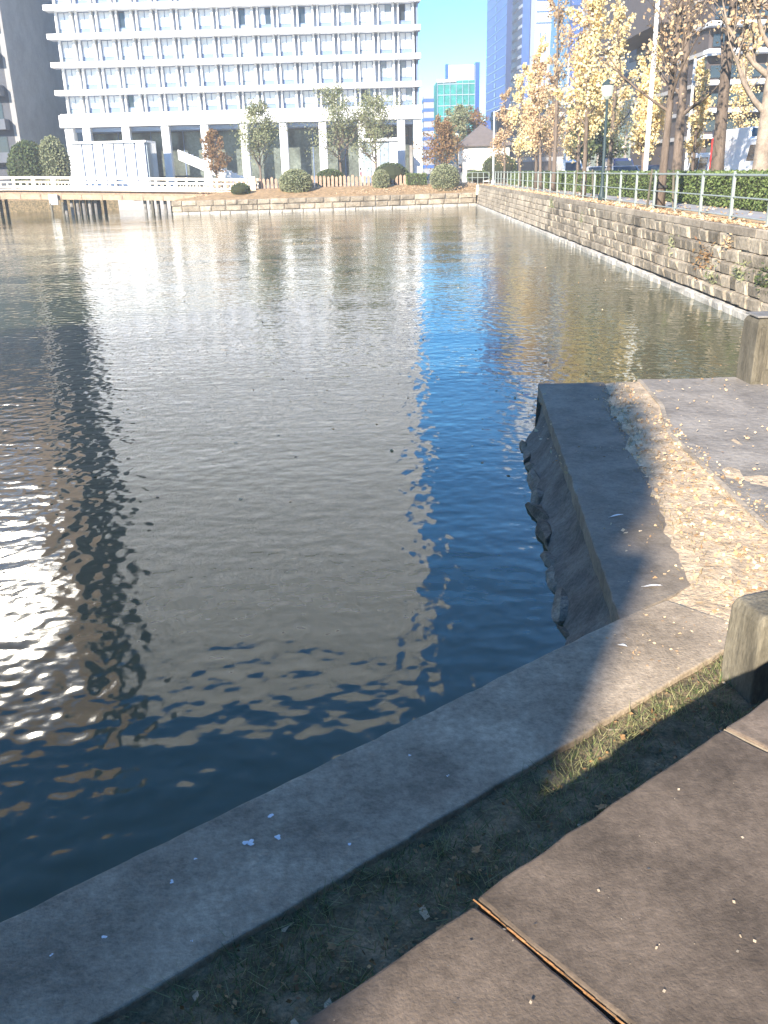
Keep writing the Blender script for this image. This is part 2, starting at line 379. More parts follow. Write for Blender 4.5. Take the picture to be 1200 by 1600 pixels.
while y < 10.6:
    s_ = random.uniform(.34, .75); f = (y-5.06)/6.87; x = 1.50+.63*f-.15+random.uniform(-.03, .03)
    inst('boulder', bould[i % 5], (x, y+s_/2, random.uniform(-.07, -.01)), t, (random.uniform(-.12,.12), random.uniform(.3,.6), random.uniform(-.3,.3)), (random.uniform(.20,.30), s_*1.25, random.uniform(.16,.26)))
    
    y += s_*.95; i += 1

# paving slabs on top of the abutment, joint filler
SZ = 1.5
def sline(t_, off=0): return (.21+ux*t_+nx_*off, 1.85+uy*t_+ny_*off)
t = empty('bridge_abutment', (*sline(0, -.5), .4), 'brown paved abutment top in the near right corner, its slabs split by a joint', 'abutment')
mb = MB(); mb.prism([sline(-12, -.06), sline(9, -.06), sline(9, -1.9), sline(-12, -1.9)], .2, SZ-.14); mb.build('wall_face', M['abut'], t)
SL = 1.18
for k in range(-6, 7):
    g0, g1 = .006, SL-.006
    offn = -.012 if k == -1 else 0
    dz = {0: 0, -1: -.008, 1: .003}.get(k, 0)
    if k == 0: poly = [sline(g0+.002, 0), sline(SL*.5, .004), sline(SL-.006, 0), sline(SL-.012, -.35), sline(SL+.008, -.8), sline(SL-.006, -1.9), sline(g0, -1.9)]
    elif k == 1: poly = [sline(SL+.006, 0), sline(2*SL-.006, 0), sline(2*SL-.006, -1.9), sline(SL+.006, -1.9), sline(SL+.02, -.8), sline(SL, -.35)]
    else: poly = [sline(k*SL+g0, offn), sline(k*SL+g1, offn), sline(k*SL+g1, -1.9), sline(k*SL+g0, -1.9)]
    ob = rough_prism('paving_slab', poly, SZ-.14, SZ+dz, M['slab'], t, .004, .05, 9)
mb = MB()
for i in range(60):
    f = i/60*1.85
    mb.tube([(*sline(.0, -f), SZ-.006), (*sline(.001, -f-.031), SZ-.006)], .0026+.0011*math.sin(i*1.7), 5)
mb.build('joint_filler', M['sealant'], t)
mb = MB()
for i in range(50):
    f = i/50*.8; mb.tube([(*sline(SL+.003, -f), SZ-.008), (*sline(SL+.003, -f-.017), SZ-.008)], .0045, 4)
mb.build('joint_filler', M['cap'], t)
# deck behind the slabs
mb = MB(); mb.prism([sline(-60,-1.9), sline(60,-1.9), sline(60,-60), sline(-60,-60)], 0.2, SZ-.004); tag(mb.build('pavement', M['pave']), kind='structure')

# granite posts
def stone_post(base, wd, dp, h, rz, label):
    t = empty('stone_post', base, label, 'stone post', 'granite posts on the quay')
    c, s_ = math.cos(rz), math.sin(rz)
    mb = MB(); k = []
    prof = [(0, 1.0), (h*.5, .98), (h-.05, .93), (h, .82)]
    for z, q in prof: k.append([(-wd/2*q, -dp/2*q, z), (wd/2*q, -dp/2*q, z), (wd/2*q, dp/2*q, z), (-wd/2*q, dp/2*q, z)])
    V = [(base[0]+c*p[0]-s_*p[1], base[1]+s_*p[0]+c*p[1], base[2]+p[2]+(.03*p[0]/wd)) for r in k for p in r]
    F = [(i*4+j, i*4+(j+1)%4, i*4+4+(j+1)%4, i*4+4+j) for i in range(3) for j in range(4)]+[(12,13,14,15),(3,2,1,0)]
    mb.add(V, F); ob = mb.build('shaft', M['post'], t); bevel(ob, .012)
    return t
stone_post((2.09, 4.33, .50), .34, .30, .58, R(12), 'squat granite post beside the brown slabs at the right edge')
t = stone_post((5.06, 11.72, .50), .50, .44, .93, R(4), 'tall grooved granite post at the far corner of the concrete platform')
for (dx, w0, z0, z1) in ((-.14, .03, .1, .8), (-.03, .025, .25, .72), (.05, .03, .05, .85), (.15, .025, .15, .8)):
    mb = MB(); x = 5.06+dx; mb.box(x-w0, x+w0, 11.478, 11.52, .52+z0, .52+z1); bevel(mb.build('carved_rib', M['post'], t), .01)
mb = MB(); mb.box(4.83, 5.29, 11.51, 11.93, 1.432, 1.46); bevel(mb.build('cap', M['pile'], t), .015)

# ------------------------------------------------------------------ litter, grass, small marks near the camera
def in_strip(t_, off): return aline(t_, off)
G = []
for i in range(62000):
    t_ = random.uniform(-.6, 6.5); off = -random.uniform(.68, 2.45)
    x, y = aline(t_, off)
    dens = noise.noise(Vector((x*2.5, y*2.5, 0)))
    if dens < -.05 and random.random() < .75: continue
    edge = 1.4 if off < -1.6 else 1
    G.append((x, y, nearz(x, y)-.005, random.choice((.02, .03, .05, .07))*random.uniform(.7,1.2)*edge))
def blades(G, wd, name, material):
    G = np.array(G); n_ = len(G); an = rng.uniform(0, 6.283, n_); ln = rng.normal(0, .8, (n_, 2))
    V = np.zeros((n_, 3, 3)); V[:, 0, :] = G[:, :3]; V[:, 1, :] = G[:, :3]; V[:, 2, :] = G[:, :3]
    V[:, 0, 0] -= np.cos(an)*wd; V[:, 0, 1] -= np.sin(an)*wd; V[:, 1, 0] += np.cos(an)*wd; V[:, 1, 1] += np.sin(an)*wd
    V[:, 2, 2] += G[:, 3]; V[:, 2, :2] += ln*G[:, 3:4]
    return tag(fastmesh(name, V.reshape(-1, 3), np.arange(n_*3).reshape(-1, 3), material), kind='stuff')
tag(blades(G, .0028, 'grass', M['grassblade']), 'short dark grass in the strip between low wall and slabs', 'grass')
G = []
for i in range(2600):
    x = random.uniform(1.9, 3.3); y = random.uniform(4.4, 11.8)
    if x < 2.0+(y-5)*.12: continue
    if noise.noise(Vector((x*2, y*2, 5))) < .05: continue
    G.append((x, y, nearz(x, y), random.uniform(.02, .06)))
tag(blades(G, .004, 'dry_grass', M['drygrass']), 'tufts of dry grass on the sandy strip behind the quay cap', 'grass')
# leaf litter as stuff
P = []
for i in range(4800):
    x = random.uniform(1.7, 3.25); y = random.uniform(4.3, 11.8)
    if x < 2.1+(y-5)*.11 and random.random() < .85: continue
    P.append((x, y, nearz(x, y)+.012))
P4 = []
for i in range(1500):
    t_ = random.uniform(-.5, 6); x, y = aline(t_, -random.triangular(.6, 2.3, 1.0)); P4.append((x, y, max(nearz(x, y)+.012, .592 if random.random() < 0 else 0)+random.uniform(0,.015)))
V, F = leafquads(np.array(P4), .026, .5, .6); tag(tag(fastmesh('leaf_fragments', V, F, M['darklitter']), kind='stuff'), 'broken brown leaves in the dark grass strip', 'fallen leaves')
P5 = [(*aline(random.uniform(-.5, .35), -random.uniform(.05, .68)), .590) for _ in range(60)]
V, F = leafquads(np.array(P5), .022, .8, .6); tag(tag(fastmesh('wall_top_leaves', V, F, M['litter']), kind='stuff'), 'leaf scraps on the sunlit end of the wall cap', 'fallen leaves')
for i in range(900):
    x = random.uniform(3.1, 8); y = random.uniform(5, 11.8); P.append((x, y, .615))
V, F = leafquads(np.array(P), rng.choice([.018,.026,.042],len(P))[:,None]*rng.uniform(.7,1.3,(len(P),1)), .6, .8); tag(tag(fastmesh('leaf_litter', V, F, M['litter']), kind='stuff'), 'tan fallen leaves littering the ground beside the quay cap', 'fallen leaves')
P = [(wallx(y)+.30+abs(random.gauss(0, .28)), y, BK+.05+random.uniform(0,.03)) for y in [random.uniform(14, 92) for _ in range(9000)]]
P += [(random.uniform(9.8, 13), random.uniform(16, 90), BK+.03) for _ in range(1500)]
P += [(x, y_, 1.25+(y_-89)*.13) for x, y_ in [(random.uniform(-18, 10), random.uniform(90, 96)) for _ in range(5000)]]
V, F = leafquads(np.array(P), .10, .7, .8); tag(tag(fastmesh('leaf_drift', V, F, M['litter']), kind='stuff'), 'drift of orange leaves along the top of the moat walls', 'fallen leaves')
# countable bigger leaves
lm = []
for k in range(4):
    mb = MB(); vs = [(0,0,.004)]
    for j in range(9):
        a = -2.2+4.4*j/8; r = (.9+.25*math.sin(j*2.1+k))*(1 if j not in (4,) else .8); vs.append((r*math.cos(a)*.5, r*math.sin(a)*.5, .06*math.sin(j*1.9+k)+.04))
    vs.append((-.7, .05, .02)); mb.add(vs, [(0, j, j+1) for j in range(1, 9)]+[(0, 9, 10), (0, 10, 1)])
    me = bpy.data.meshes.new('leaf'); me.from_pydata(mb.v, [], mb.f); me.materials.append(M['litter']); lm.append(me)
lmd = []
for me in lm: q_ = me.copy(); q_.materials.clear(); q_.materials.append(M['darklitter']); lmd.append(q_)
for i in range(46):
    if i < 22: t_ = random.uniform(-.3, 4.2); x, y = aline(t_, -random.uniform(.75, 1.7)); z = nearz(x, y)+.035; lb = 'curled brown leaf lying on the dark grass strip below the slabs'; gr = 'leaves on the grass strip'
    else: y = random.uniform(5, 10.5); x = 2.55+random.random()*.6; z = nearz(x, y)+.03; lb = 'dry tan leaf lying in the sunlit sandy strip'; gr = 'leaves on the sandy strip'
    o = inst('fallen_leaf', (lmd if i < 22 else lm)[i % 4], (x, y, z), None, (random.uniform(-.4,.4), random.uniform(-.4,.4), random.uniform(0,6)), (random.uniform(.032,.055),)*3); tag(o, lb, 'leaf', gr)
# floating leaf and specks
o = inst('floating_leaf', lm[0], (4.1, 13.35, .006), None, (0,0,1), (.22,.12,.12)); tag(o, 'pale yellow leaf floating on the water beyond the quay', 'leaf')
P = [(x, y, .006) for x, y in [(random.uniform(-6, 7.5), random.uniform(9, 60)) for _ in range(900)]]
V, F = leafquads(np.array(P), .05, .93, .7); tag(tag(fastmesh('floating_specks', V, F, M['litter']), kind='stuff'), 'tiny leaf specks floating on the moat', 'floating leaves')
# feathers and droppings on the cap
def from_px(x, y, z):
    th = R(20.8); ro = R(1.5); Fv = Vector((0, math.cos(th), -math.sin(th))); U0 = Vector((0, math.sin(th), math.cos(th))); R0 = Vector((1,0,0))
    Rv = R0*math.cos(ro)-U0*math.sin(ro); Uv = U0*math.cos(ro)+R0*math.sin(ro); r = Rv*(x-600)+Uv*(800-y)+Fv*1400
    q = (z-3.3)/r.z; return (r.x*q, r.y*q, z)
for (x, y, ln, a, lb) in ((1.85, 5.6, .13, .05, 'white feather on the sunlit part of the quay cap'), (1.94, 6.95, .13, .35, 'white feather in the shaded middle of the quay cap'), (1.42, 4.75, .05, -.5, 'small white feather at the corner of the two caps')):
    mb = MB(); vs = []; 
    for i in range(7):
        f = i/6; wv = .012*math.sin(math.pi*min(1, f*.9+.08))
        for sgn in (-1, 1): vs.append((ln*(f-.5), sgn*wv, .006+.008*math.sin(f*3)))
    mb.add(vs, [(2*i, 2*i+1, 2*i+3, 2*i+2) for i in range(6)]); mb.tube([(-ln*.65,0,.006), (ln*.4,0,.012)], .0012, 4)
    o = mb.build('feather', M['feather'], None, (0,0,0)); o.location = (x, y, .567 if ln > .06 else .587); o.rotation_euler = (0,0,a); tag(o, lb, 'feather', 'feathers on the quay')
mb = MB()
for (px, py, r) in ((423,1275,.014),(432,1308,.016),(305,1342,.006),(268,1378,.009),(165,1462,.010),(82,1492,.006),(390,1318,.02),(545,1318,.01),(640,1180,.006),(700,1212,.005),(300,1470,.004)):
    c = from_px(px, py, .587)
    for q in range(3):
        cx, cy = c[0]+random.gauss(0, r*.5), c[1]+random.gauss(0, r*.5); k = 8
        mb.add([(cx, cy, .5885)]+[(cx+r*.7*random.uniform(.6,1.2)*math.cos(2*math.pi*j/k), cy+r*.7*random.uniform(.6,1.2)*math.sin(2*math.pi*j/k), .5872) for j in range(k)], [(0, 1+j, 1+(j+1)%k) for j in range(k)])
tag(tag(mb.build('bird_droppings', M['spot']), kind='stuff'), 'pale bird droppings spotting the shaded wall cap', 'droppings')
P = [(*sline(random.uniform(-2, 2.4), -random.uniform(.05, 1.2)), SZ+.003) for _ in range(420)]
V, F = leafquads(np.array(P), rng.choice([.003,.005,.011],len(P))[:,None], .5, .8); tag(tag(fastmesh('grit', V, F, M['cap']), kind='stuff'), 'grit scattered on the brown paving slabs', 'grit')

# ------------------------------------------------------------------ right moat wall built of stones
t = empty('moat_wall', (wallx(50), 50, 0), 'long stone-faced moat wall receding along the right bank', 'stone wall')
mb = MB()
Y0, Y1 = 8.0, 92.0
mb.add([(wallx(Y0)+.03,Y0,-.5),(wallx(Y1)+.03,Y1,-.5),(wallx(Y1)+.33,Y1,BK-.1),(wallx(Y0)+.33,Y0,BK-.1)], [(0,1,2,3)])
mb.build('backing', M['mortar'], t)
def block_mesh(seed, material, name='stone'):
    rr = random.Random(seed); mb = MB(); b_ = .10
    o_ = [[-.5,-.5],[.5,-.5],[.5,.5],[-.5,.5]]; o_ = [(p[0]+rr.uniform(-.03,.03)*1, p[1]+rr.uniform(-.05,.05)) for p in o_]
    V = [(.9, p[0], p[1]) for p in o_]+[(-.1+rr.uniform(-.2,.1), p[0]*.985, p[1]*.97) for p in o_]+[(-.6+rr.uniform(-.4,.3), p[0]*(1-2*b_), p[1]*(1-2.6*b_)) for p in o_]
    F = [(i, (i+1)%4, (i+1)%4+4, i+4) for i in range(4)]+[(i+4, (i+1)%4+4, (i+1)%4+8, i+8) for i in range(4)]+[(8,9,10,11)]
    mb.add(V, [f[::-1] for f in F]); me = bpy.data.meshes.new(name); me.from_pydata(mb.v, [], [f[::1] for f in mb.f])
    me.materials.append(material)
    bm = bmesh.new(); bm.from_mesh(me); bmesh.ops.recalc_face_normals(bm, faces=bm.faces); bm.to_mesh(me); bm.free(); return me
M['stonedark'] = mat('dark weathered stone', (.19, .16, .12), .9, .35, 1.2, bump=.03, bscale=9)
bl = [block_mesh(i, M['stone'] if i < 5 else M['stonedark']) for i in range(6)]; bll = [block_mesh(20+i, M['stonelow']) for i in range(4)]
courses = [(-.12,.18,0),(.18,.46,0),(.46,.76,0),(.76,1.05,0),(1.05,1.36,0),(1.36,1.70,0)]
cnt = 0; rest = MB(); restlow = MB(); stones = []
for ci, (z0, z1, _) in enumerate(courses):
    y = 12.0+random.random()*.4
    while y < Y1-.1:
        L_ = random.uniform(.32, .95)*(1.6 if ci == 0 else 1); L_ = min(L_, Y1-y)
        stones.append((y, y+L_, z0, z1, ci)); y += L_
stones.sort(key=lambda s_: s_[0] if s_[0] > 16 else 999)
for (a, b2, z0, z1, ci) in stones:
    zc = (z0+z1)/2; yc = (a+b2)/2; x = wallx(yc)+.30*(zc/1.85)-(.10 if ci == 0 else 0)
    me = (bll if ci == 0 else bl)[random.randrange(4 if ci == 0 else 6)]
    dep = random.uniform(.045, .10)
    if cnt < 296 and a > 16:
        o = inst('stone', me, (x, yc, zc), t, (0, -.16, R(-1.2)+random.uniform(-.02,.02)), (dep, b2-a-.004, z1-z0-.004)); cnt += 1
    else:
        tgt = restlow if ci == 0 else rest
        tgt.add([(x+v.co.x*dep, yc+v.co.y*(b2-a-.01), zc+v.co.z*(z1-z0-.008)) for v in me.vertices], [tuple(p.vertices) for p in me.polygons])
tag(rest.build('far_stones', M['stone'], t), kind='stuff'); tag(restlow.build('far_waterline_stones', M['stonelow'], t), kind='stuff')
# capping stones
y = 14.0
while y < 92:
    L_ = random.uniform(1.3, 1.9); L_ = min(L_, 92.4-y); xc = wallx(y+L_/2)
    mb = MB(); mb.box(xc+.20+random.uniform(-.015,.015), xc+.66, y+.012, y+L_-.012, BK-.16, BK+.04+random.uniform(-.008,.008)); ob = mb.build('capping_stone', M['cap'], t); 
    if y < 45: bevel(ob, .02, 1)
    y += L_
# weeds growing from the wall
def weed(c, r, nb, material, label, grp=None):
    n_ = nb; P = np.array(c)+rng.normal(0, 1, (n_, 3))*np.array([.05, r, r*.6]); P[:, 0] -= .06
    P[0] = c; V, F = leafquads(P, .13, .3, .35); V2 = []; F2 = []
    for q in P[::6]: V2 += [c, (q[0], q[1]-.006, q[2]), (q[0], q[1]+.006, q[2]+.006)]; F2.append((len(V2)-3, len(V2)-2, len(V2)-1))
    t_ = empty('wall_weed', c, label, 'plant', 'weeds growing from the moat wall'); fastmesh('stems', np.array(V2), np.array(F2), M['trunkdark'], t_); fastmesh('foliage', V, F, material, t_); return t_
def wp(px, py):
    best = None
    for k in range(1500, 9300, 10):
        yy = k/100; x = None
        th = R(20.8); ro = R(1.5)
        z = .9
        for z in (1.5, 1.2, .9, .6):
            X = wallx(yy)+.3*z/1.85
            Rv = Vector((math.cos(ro), -math.sin(th)*math.sin(ro), -math.cos(th)*math.sin(ro))); Uv = Vector((math.sin(ro), math.sin(th)*math.cos(ro), math.cos(th)*math.cos(ro))); Fv = Vector((0, math.cos(th), -math.sin(th)))
            d = Vector((X, yy, z-3.3)); u = 600+1400*d.dot(Rv)/d.dot(Fv); v = 800-1400*d.dot(Uv)/d.dot(Fv)
            e = (u-px)**2+(v-py)**2
            if best is None or e < best[0]: best = (e, (X, yy, z))
    return best[1]
for (px, py, r, nb, mt, lb) in ((865,318,.28,160,'oliveleaf','pale green weed high on the far stretch of the moat wall'),(1053,385,.2,70,'oliveleaf','small green weed halfway up the moat wall'),(1105,415,.42,170,'rustleaf','rust coloured weed trailing down the moat wall'),(1118,425,.25,90,'oliveleaf','green tuft among the rusty weeds on the wall'),(1165,418,.22,110,'oliveleaf','green weed near the right end of the moat wall'),(1145,378,.16,60,'brownleaf','dry brown tuft under the wall capping at right'),(1198,436,.25,120,'greenleaf','dark green weed at the very right of the moat wall'),(910,345,.2,50,'oliveleaf','thin weed trailing beside the step in the moat wall')):
    weed(wp(px, py), r, nb, M[mt], lb)

# far shore wall
t = empty('shore_wall', (-4, 89, 0), 'low stone embankment across the water below the leafy slope', 'stone wall')
fb = [block_mesh(50+i, M['stone']) for i in range(4)]
for i in range(2, len(shore)-1):
    a, b2 = Vector(shore[i]), Vector(shore[i+1]); L_ = (b2-a).length; d = (b2-a).normalized(); ang = math.atan2(d.y, d.x)-math.pi/2
    for (z0, z1) in ((-.15,.22),(.22,.72),(.72,1.22)):
        s_ = 0
        while s_ < L_-.05:
            w_ = min(random.uniform(.9, 1.7), L_-s_); p = a+d*(s_+w_/2)
            me = bll[random.randrange(4)] if z0 < 0 else fb[random.randrange(4)]
            inst('stone', me, (p.x-d.y*-.0+0, p.y-.05, (z0+z1)/2), t, (0,0,ang), (-.12, w_-.03, z1-z0-.03)); s_ += w_
t2 = MB()
for i, (a, b2) in enumerate((((-90,107),(-29,107)), ((-29,107),(-22,107)), ((-22,107),(-20.5,101)))):
    t2.cur = 1 if i else 0; t2.add([(a[0],a[1]-.05,-.5),(b2[0],b2[1]-.05,-.5),(b2[0],b2[1]-.05,1.25),(a[0],a[1]-.05,1.25)], [(0,1,2,3)])
t2.build('back_face', [M['earth'], M['greyclad']], t)  # right stretch coloured pale for lit wall and bright water; left dark

# ------------------------------------------------------------------ fence on the right bank
def fx(y): return 8.43+.0300*y
t = empty('bank_fence', (fx(50), 50, BK), 'pale green metal railing along the top of the moat wall', 'fence')
pm = MB(); pm.box(-.035,.035,-.035,.035,0,1.2); pm.lathe((0,0,1.2), [(.03,0),(.04,.02),(.02,.04)], 6); pme = None
ys = [19.2+2.55*i for i in range(29)]
for i, y in enumerate(ys):
    if pme is None:
        ob = pm.build('post', M['fence'], t, (0,0,0)); pme = ob.data; bpy.data.objects.remove(ob)
    inst('post', pme, (fx(y), y, BK), t)
for z, r, nm in ((1.15,.030,'top_rail'), (.62,.02,'middle_rail'), (.16,.02,'lower_rail')):
    mb = MB(); mb.tube([(fx(16)-.0, 16, BK+z), (fx(91), 91, BK+z)], r, 6); mb.build(nm, M['fence'], t)
t = empty('bank_fence', (9.6, 96, 2.0), 'short end railing returning in front of the white house', 'fence')
for i in range(6):
    mb = MB(); x = 8.6+i*.56; mb.box(x-.03, x+.03, 95.8, 95.86, 1.85, 3.0); mb.build('post', M['fence'], t)
for z in (2.98, 2.5): mb = MB(); mb.tube([(8.6,95.8,z),(11.4,95.8,z)], .025, 5); mb.build('rail', M['fence'], t)

# ------------------------------------------------------------------ vegetation
def crown_points(c, rad, n_, clumps=14, spread=.28, seed=0):
    r_ = np.random.default_rng(seed); K = r_.normal(size=(clumps, 3)); K /= np.linalg.norm(K, axis=1)[:, None]
    K *= r_.uniform(.35, .95, (clumps, 1))
    idx = r_.integers(0, clumps, n_); P = K[idx]+r_.normal(0, spread, (n_, 3)); return np.array(c)+P*np.array(rad)
def shrub(name, c, rad, n_, leafsize, material, label, cat, group=None, box=False):
    t = empty(name, (c[0], c[1], c[2]-rad[2]), label, cat, group)
    if box:
        mb = MB(); mb.box(c[0]-rad[0]*.93, c[0]+rad[0]*.93, c[1]-rad[1]*.93, c[1]+rad[1]*.93, c[2]-rad[2], c[2]+rad[2]*.93)
        P = np.array(c)+rng.uniform(-1, 1, (n_, 3))*np.array(rad); ax = rng.integers(0, 3, n_); sg = rng.choice([-1, 1], n_)
        for k in range(3): P[ax == k, k] = (np.array(c)[k]+sg[ax == k]*rad[k])
        P += rng.normal(0, .04, P.shape)
    else:
        mb = MB(); mb.lathe((c[0], c[1], c[2]), [(.3*rad[0], -rad[2]*.95)]+[(rad[0]*.92*math.cos(a), rad[2]*.92*math.sin(a)) for a in [-1.2,-.8,-.4,0,.4,.8,1.2,1.45]], 14)
        q = rng.normal(size=(n_, 3)); q /= np.linalg.norm(q, axis=1)[:, None]
        P = np.array(c)+q*np.array(rad)*rng.normal(1, .035, (n_, 1))
    mb.build('branches', M['hedgecore'] if 'hedgecore' in M else M['trunkdark'], t)
    V, F = leafquads(P, leafsize, 0, .7); fastmesh('foliage', V, F, material, t); return t
M['hedgecore'] = mat('inner hedge twigs', (.03, .035, .015), .95)
def tree(name, x, y, z, h, r0, label, cat='tree', group=None, style='ginkgo', leaf='ginkgo', nleaf=5000, crown_lo=.22, width=.22, lsize=.16, lean=(0,0), seed=0, bark='trunk', stakes=False, limbs=14):
    rr = random.Random(seed); t = empty(name, (x, y, z), label, cat, group)
    tr = MB(); N = 9; pts = []; rs = []
    wob = (rr.uniform(0,6), rr.uniform(0,6))
    for i in range(N+1):
        f = i/N; pts.append(Vector((x+lean[0]*f+.010*h*math.sin(wob[0]+f*5)*f, y+lean[1]*f+.010*h*math.sin(wob[1]+f*4)*f, z-.05+h*f)))
        rs.append(r0*(1.25 if i == 0 else 1)*(1-f*.88))
    tr.tube(pts, rs, 8); tr.build('trunk', M[bark], t, smooth=True)
    lb = MB(); tips = []
    def at(f):
        k = min(N-1, int(f*N)); q = f*N-k; return pts[k].lerp(pts[k+1], q), rs[k]*(1-q)+rs[k+1]*q
    def limb(p, d, L_, r, depth):
        n_ = 4; q = [p]; rads = [r]; cur = Vector(p); dd = Vector(d).normalized()
        for i in range(n_):
            dd = (dd+Vector((rr.gauss(0,.16), rr.gauss(0,.16), rr.gauss(.10,.12)))).normalized(); cur = cur+dd*(L_/n_); q.append(cur.copy()); rads.append(r*(1-.78*(i+1)/n_))
            if i >= 1: tips.append((cur.copy(), L_*.22))
        lb.tube(q, rads, 5 if depth == 0 else 4, cap=False)
        if depth < (2 if style == 'bare' else 1):
            for j in range(4 if style == 'bare' else 3):
                k = rr.randint(1, n_); a = Vector((rr.gauss(0,1), rr.gauss(0,1), rr.uniform(-.2,1))).normalized()
                limb(q[k], (dd+a*.9), L_*rr.uniform(.4,.65), rads[k]*.65+.004, depth+1)
    for i in range(limbs):
        f = crown_lo+(.97-crown_lo)*(i+rr.random())/limbs; p, r = at(f); a = rr.uniform(0, 6.283)
        if style == 'ginkgo': L_ = h*width*(1-((f-crown_lo)/(1-crown_lo))**1.3*.75)*rr.uniform(.7,1.15); up = .75
        else: L_ = h*width*rr.uniform(.7,1.2)*(1-.5*f); up = .8
        limb(p, (math.cos(a), math.sin(a), up), L_, max(.012, r*.5), 0)
    lb.build('limbs', M[bark], t, smooth=True)
    if nleaf:
        T = np.array([tuple(p) for p, s_ in tips]); sp = np.array([s_ for p, s_ in tips])
        rg = np.random.default_rng(seed+100); keep = rg.random(len(T)) < (.85 if style == 'ginkgo' else .6); T = T[keep]; sp = sp[keep]
        idx = rg.integers(0, len(T), nleaf); P = T[idx]+rg.normal(0, 1, (nleaf, 3))*sp[idx][:, None]*np.array([1, 1, 1.15])
        V, F = leafquads(P, lsize, 0, .8); fastmesh('foliage', V, F, M[leaf], t)
    if stakes:
        mb = MB()
        for sx in (-.45, .45): mb = MB(); mb.tube([(x+sx, y-.1, z), (x+sx*.8, y-.1, z+1.3)], .04, 6); mb.build('support_stake', M['post'], t)
        mb = MB(); mb.tube([(x-.5, y-.12, z+1.15), (x+.5, y-.12, z+1.15)], .035, 6); mb.build('crossbar', M['post'], t)
        mb = MB(); mb.tube([(x, y, z+.7), (x, y, z+.78)], r0*1.5, 8); mb.build('trunk_wrap', M['trunkdark'], t)
    return t
GN = 'trees along the right bank'
near = [ # x, y, h, r, style, leaf, nleaf, label
 (9.75,32.5,9.5,.16,'bare','brownleaf',1700,'bare spreading tree with support stakes nearest along the railing',dict(stakes=True,crown_lo=.27,width=.36,limbs=11,lean=(.3,0),lsize=.13)),
 (10.2,46.6,11.0,.12,'ginkgo','ginkgo',5200,'tall pale yellow tree left of the green lamp post',dict(crown_lo=.22,width=.15,limbs=26,stakes=True)),
 (10.6,48.5,9.0,.11,'ginkgo','brownleaf',1500,'thin half bare tree between the yellow trees by the railing',dict(crown_lo=.3,width=.16)),
 (11.2,60,11.5,.15,'bare','brownleaf',2200,'tall brown leaved tree behind the left yellow group',dict(crown_lo=.2,width=.2,lsize=.16)),
 (11.3,65,8.2,.12,'ginkgo','brownleaf',2600,'leaning tree with brown leaves among the yellow group',dict(crown_lo=.25,width=.16,lean=(-.5,0))),
 (11.6,69,9.8,.13,'ginkgo','ginkgo',3600,'yellow tree with a pointed top right of the white house',dict(crown_lo=.2,width=.15,limbs=22)),
 (11.75,77.7,9.2,.13,'ginkgo','ginkgo',4200,'bushy yellow tree near the end of the railing',dict(crown_lo=.15,width=.17,limbs=24)),
 (11.6,86,8.0,.12,'ginkgo','brownleaf',2600,'brown tree beside the white house, farthest on the bank',dict(crown_lo=.15,width=.17)),
]
for i, (x, y, h, r, st, lf, nl, lb, kw) in enumerate(near):
    tree('bank_tree', x, y, BK, h, r, lb, 'tree', GN, st, lf, nl, seed=11+i, **kw)
FN = 'street trees behind the hedge'
farr = [
 (13.4,42.5,15.0,.25,'bare','brownleaf',900,'tall straight bare tree behind the hedge',dict(crown_lo=.22,width=.16,limbs=13)),
 (13.6,38.0,14.0,.29,'bare','brownleaf',1300,'thick trunked bare tree behind the hedge in the middle',dict(crown_lo=.3,width=.22,limbs=12)),
 (13.9,34.5,13.0,.34,'bare','brownleaf',1200,'thick pale forked tree behind the hedge at the right edge',dict(crown_lo=.22,width=.25,limbs=10,bark='trunkpale')),
 (14.0,50.0,7.2,.14,'ginkgo','ginkgo',4200,'yellow tree behind the staked bare tree',dict(crown_lo=.2,width=.2,limbs=22)),
 (16.6,50.0,6.3,.12,'ginkgo','ginkgo',2600,'small bright yellow tree beside the white van',dict(crown_lo=.25,width=.15,limbs=20)),
 (14.2,58.0,11.5,.16,'ginkgo','ginkgo',3800,'tall yellow tree in front of the blue tower',dict(crown_lo=.2,width=.13,limbs=24)),
 (14.4,68.0,9.0,.15,'ginkgo','ginkgo',3600,'mid height yellow tree farther along the street',dict(crown_lo=.18,width=.16,limbs=22)),
 (14.6,80.0,10.0,.15,'ginkgo','brownleaf',3000,'brownish tree at the far end of the street row',dict(crown_lo=.18,width=.16,limbs=20)),
 (28.0,74.0,11.0,.2,'ginkgo','ginkgo',3600,'yellow tree across the road in front of the brown building',dict(crown_lo=.2,width=.16,limbs=22)),
 (27.0,95.0,9.0,.2,'ginkgo','ginkgo',3600,'yellow tree across the road below the beige building',dict(crown_lo=.2,width=.2,limbs=22)),
]
for i, (x, y, h, r, st, lf, nl, lb, kw) in enumerate(farr):
    tree('street_tree', x, y, BK, h, r, lb, 'tree', FN, st, lf, nl, seed=41+i, **kw)
tree('evergreen_tree', 19.5, 92, BK, 8.5, .25, 'dark evergreen tree under the pale striped tower', 'tree', None, 'ginkgo', 'greenleaf', 6500, seed=77, crown_lo=.12, width=.24, limbs=26, lsize=.3, bark='trunkdark')
tree('evergreen_tree', 23.5, 100, BK, 10, .25, 'dark evergreen tree behind the tall yellow tree', 'tree', None, 'ginkgo', 'greenleaf', 6500, seed=78, crown_lo=.12, width=.24, limbs=26, lsize=.3, bark='trunkdark')
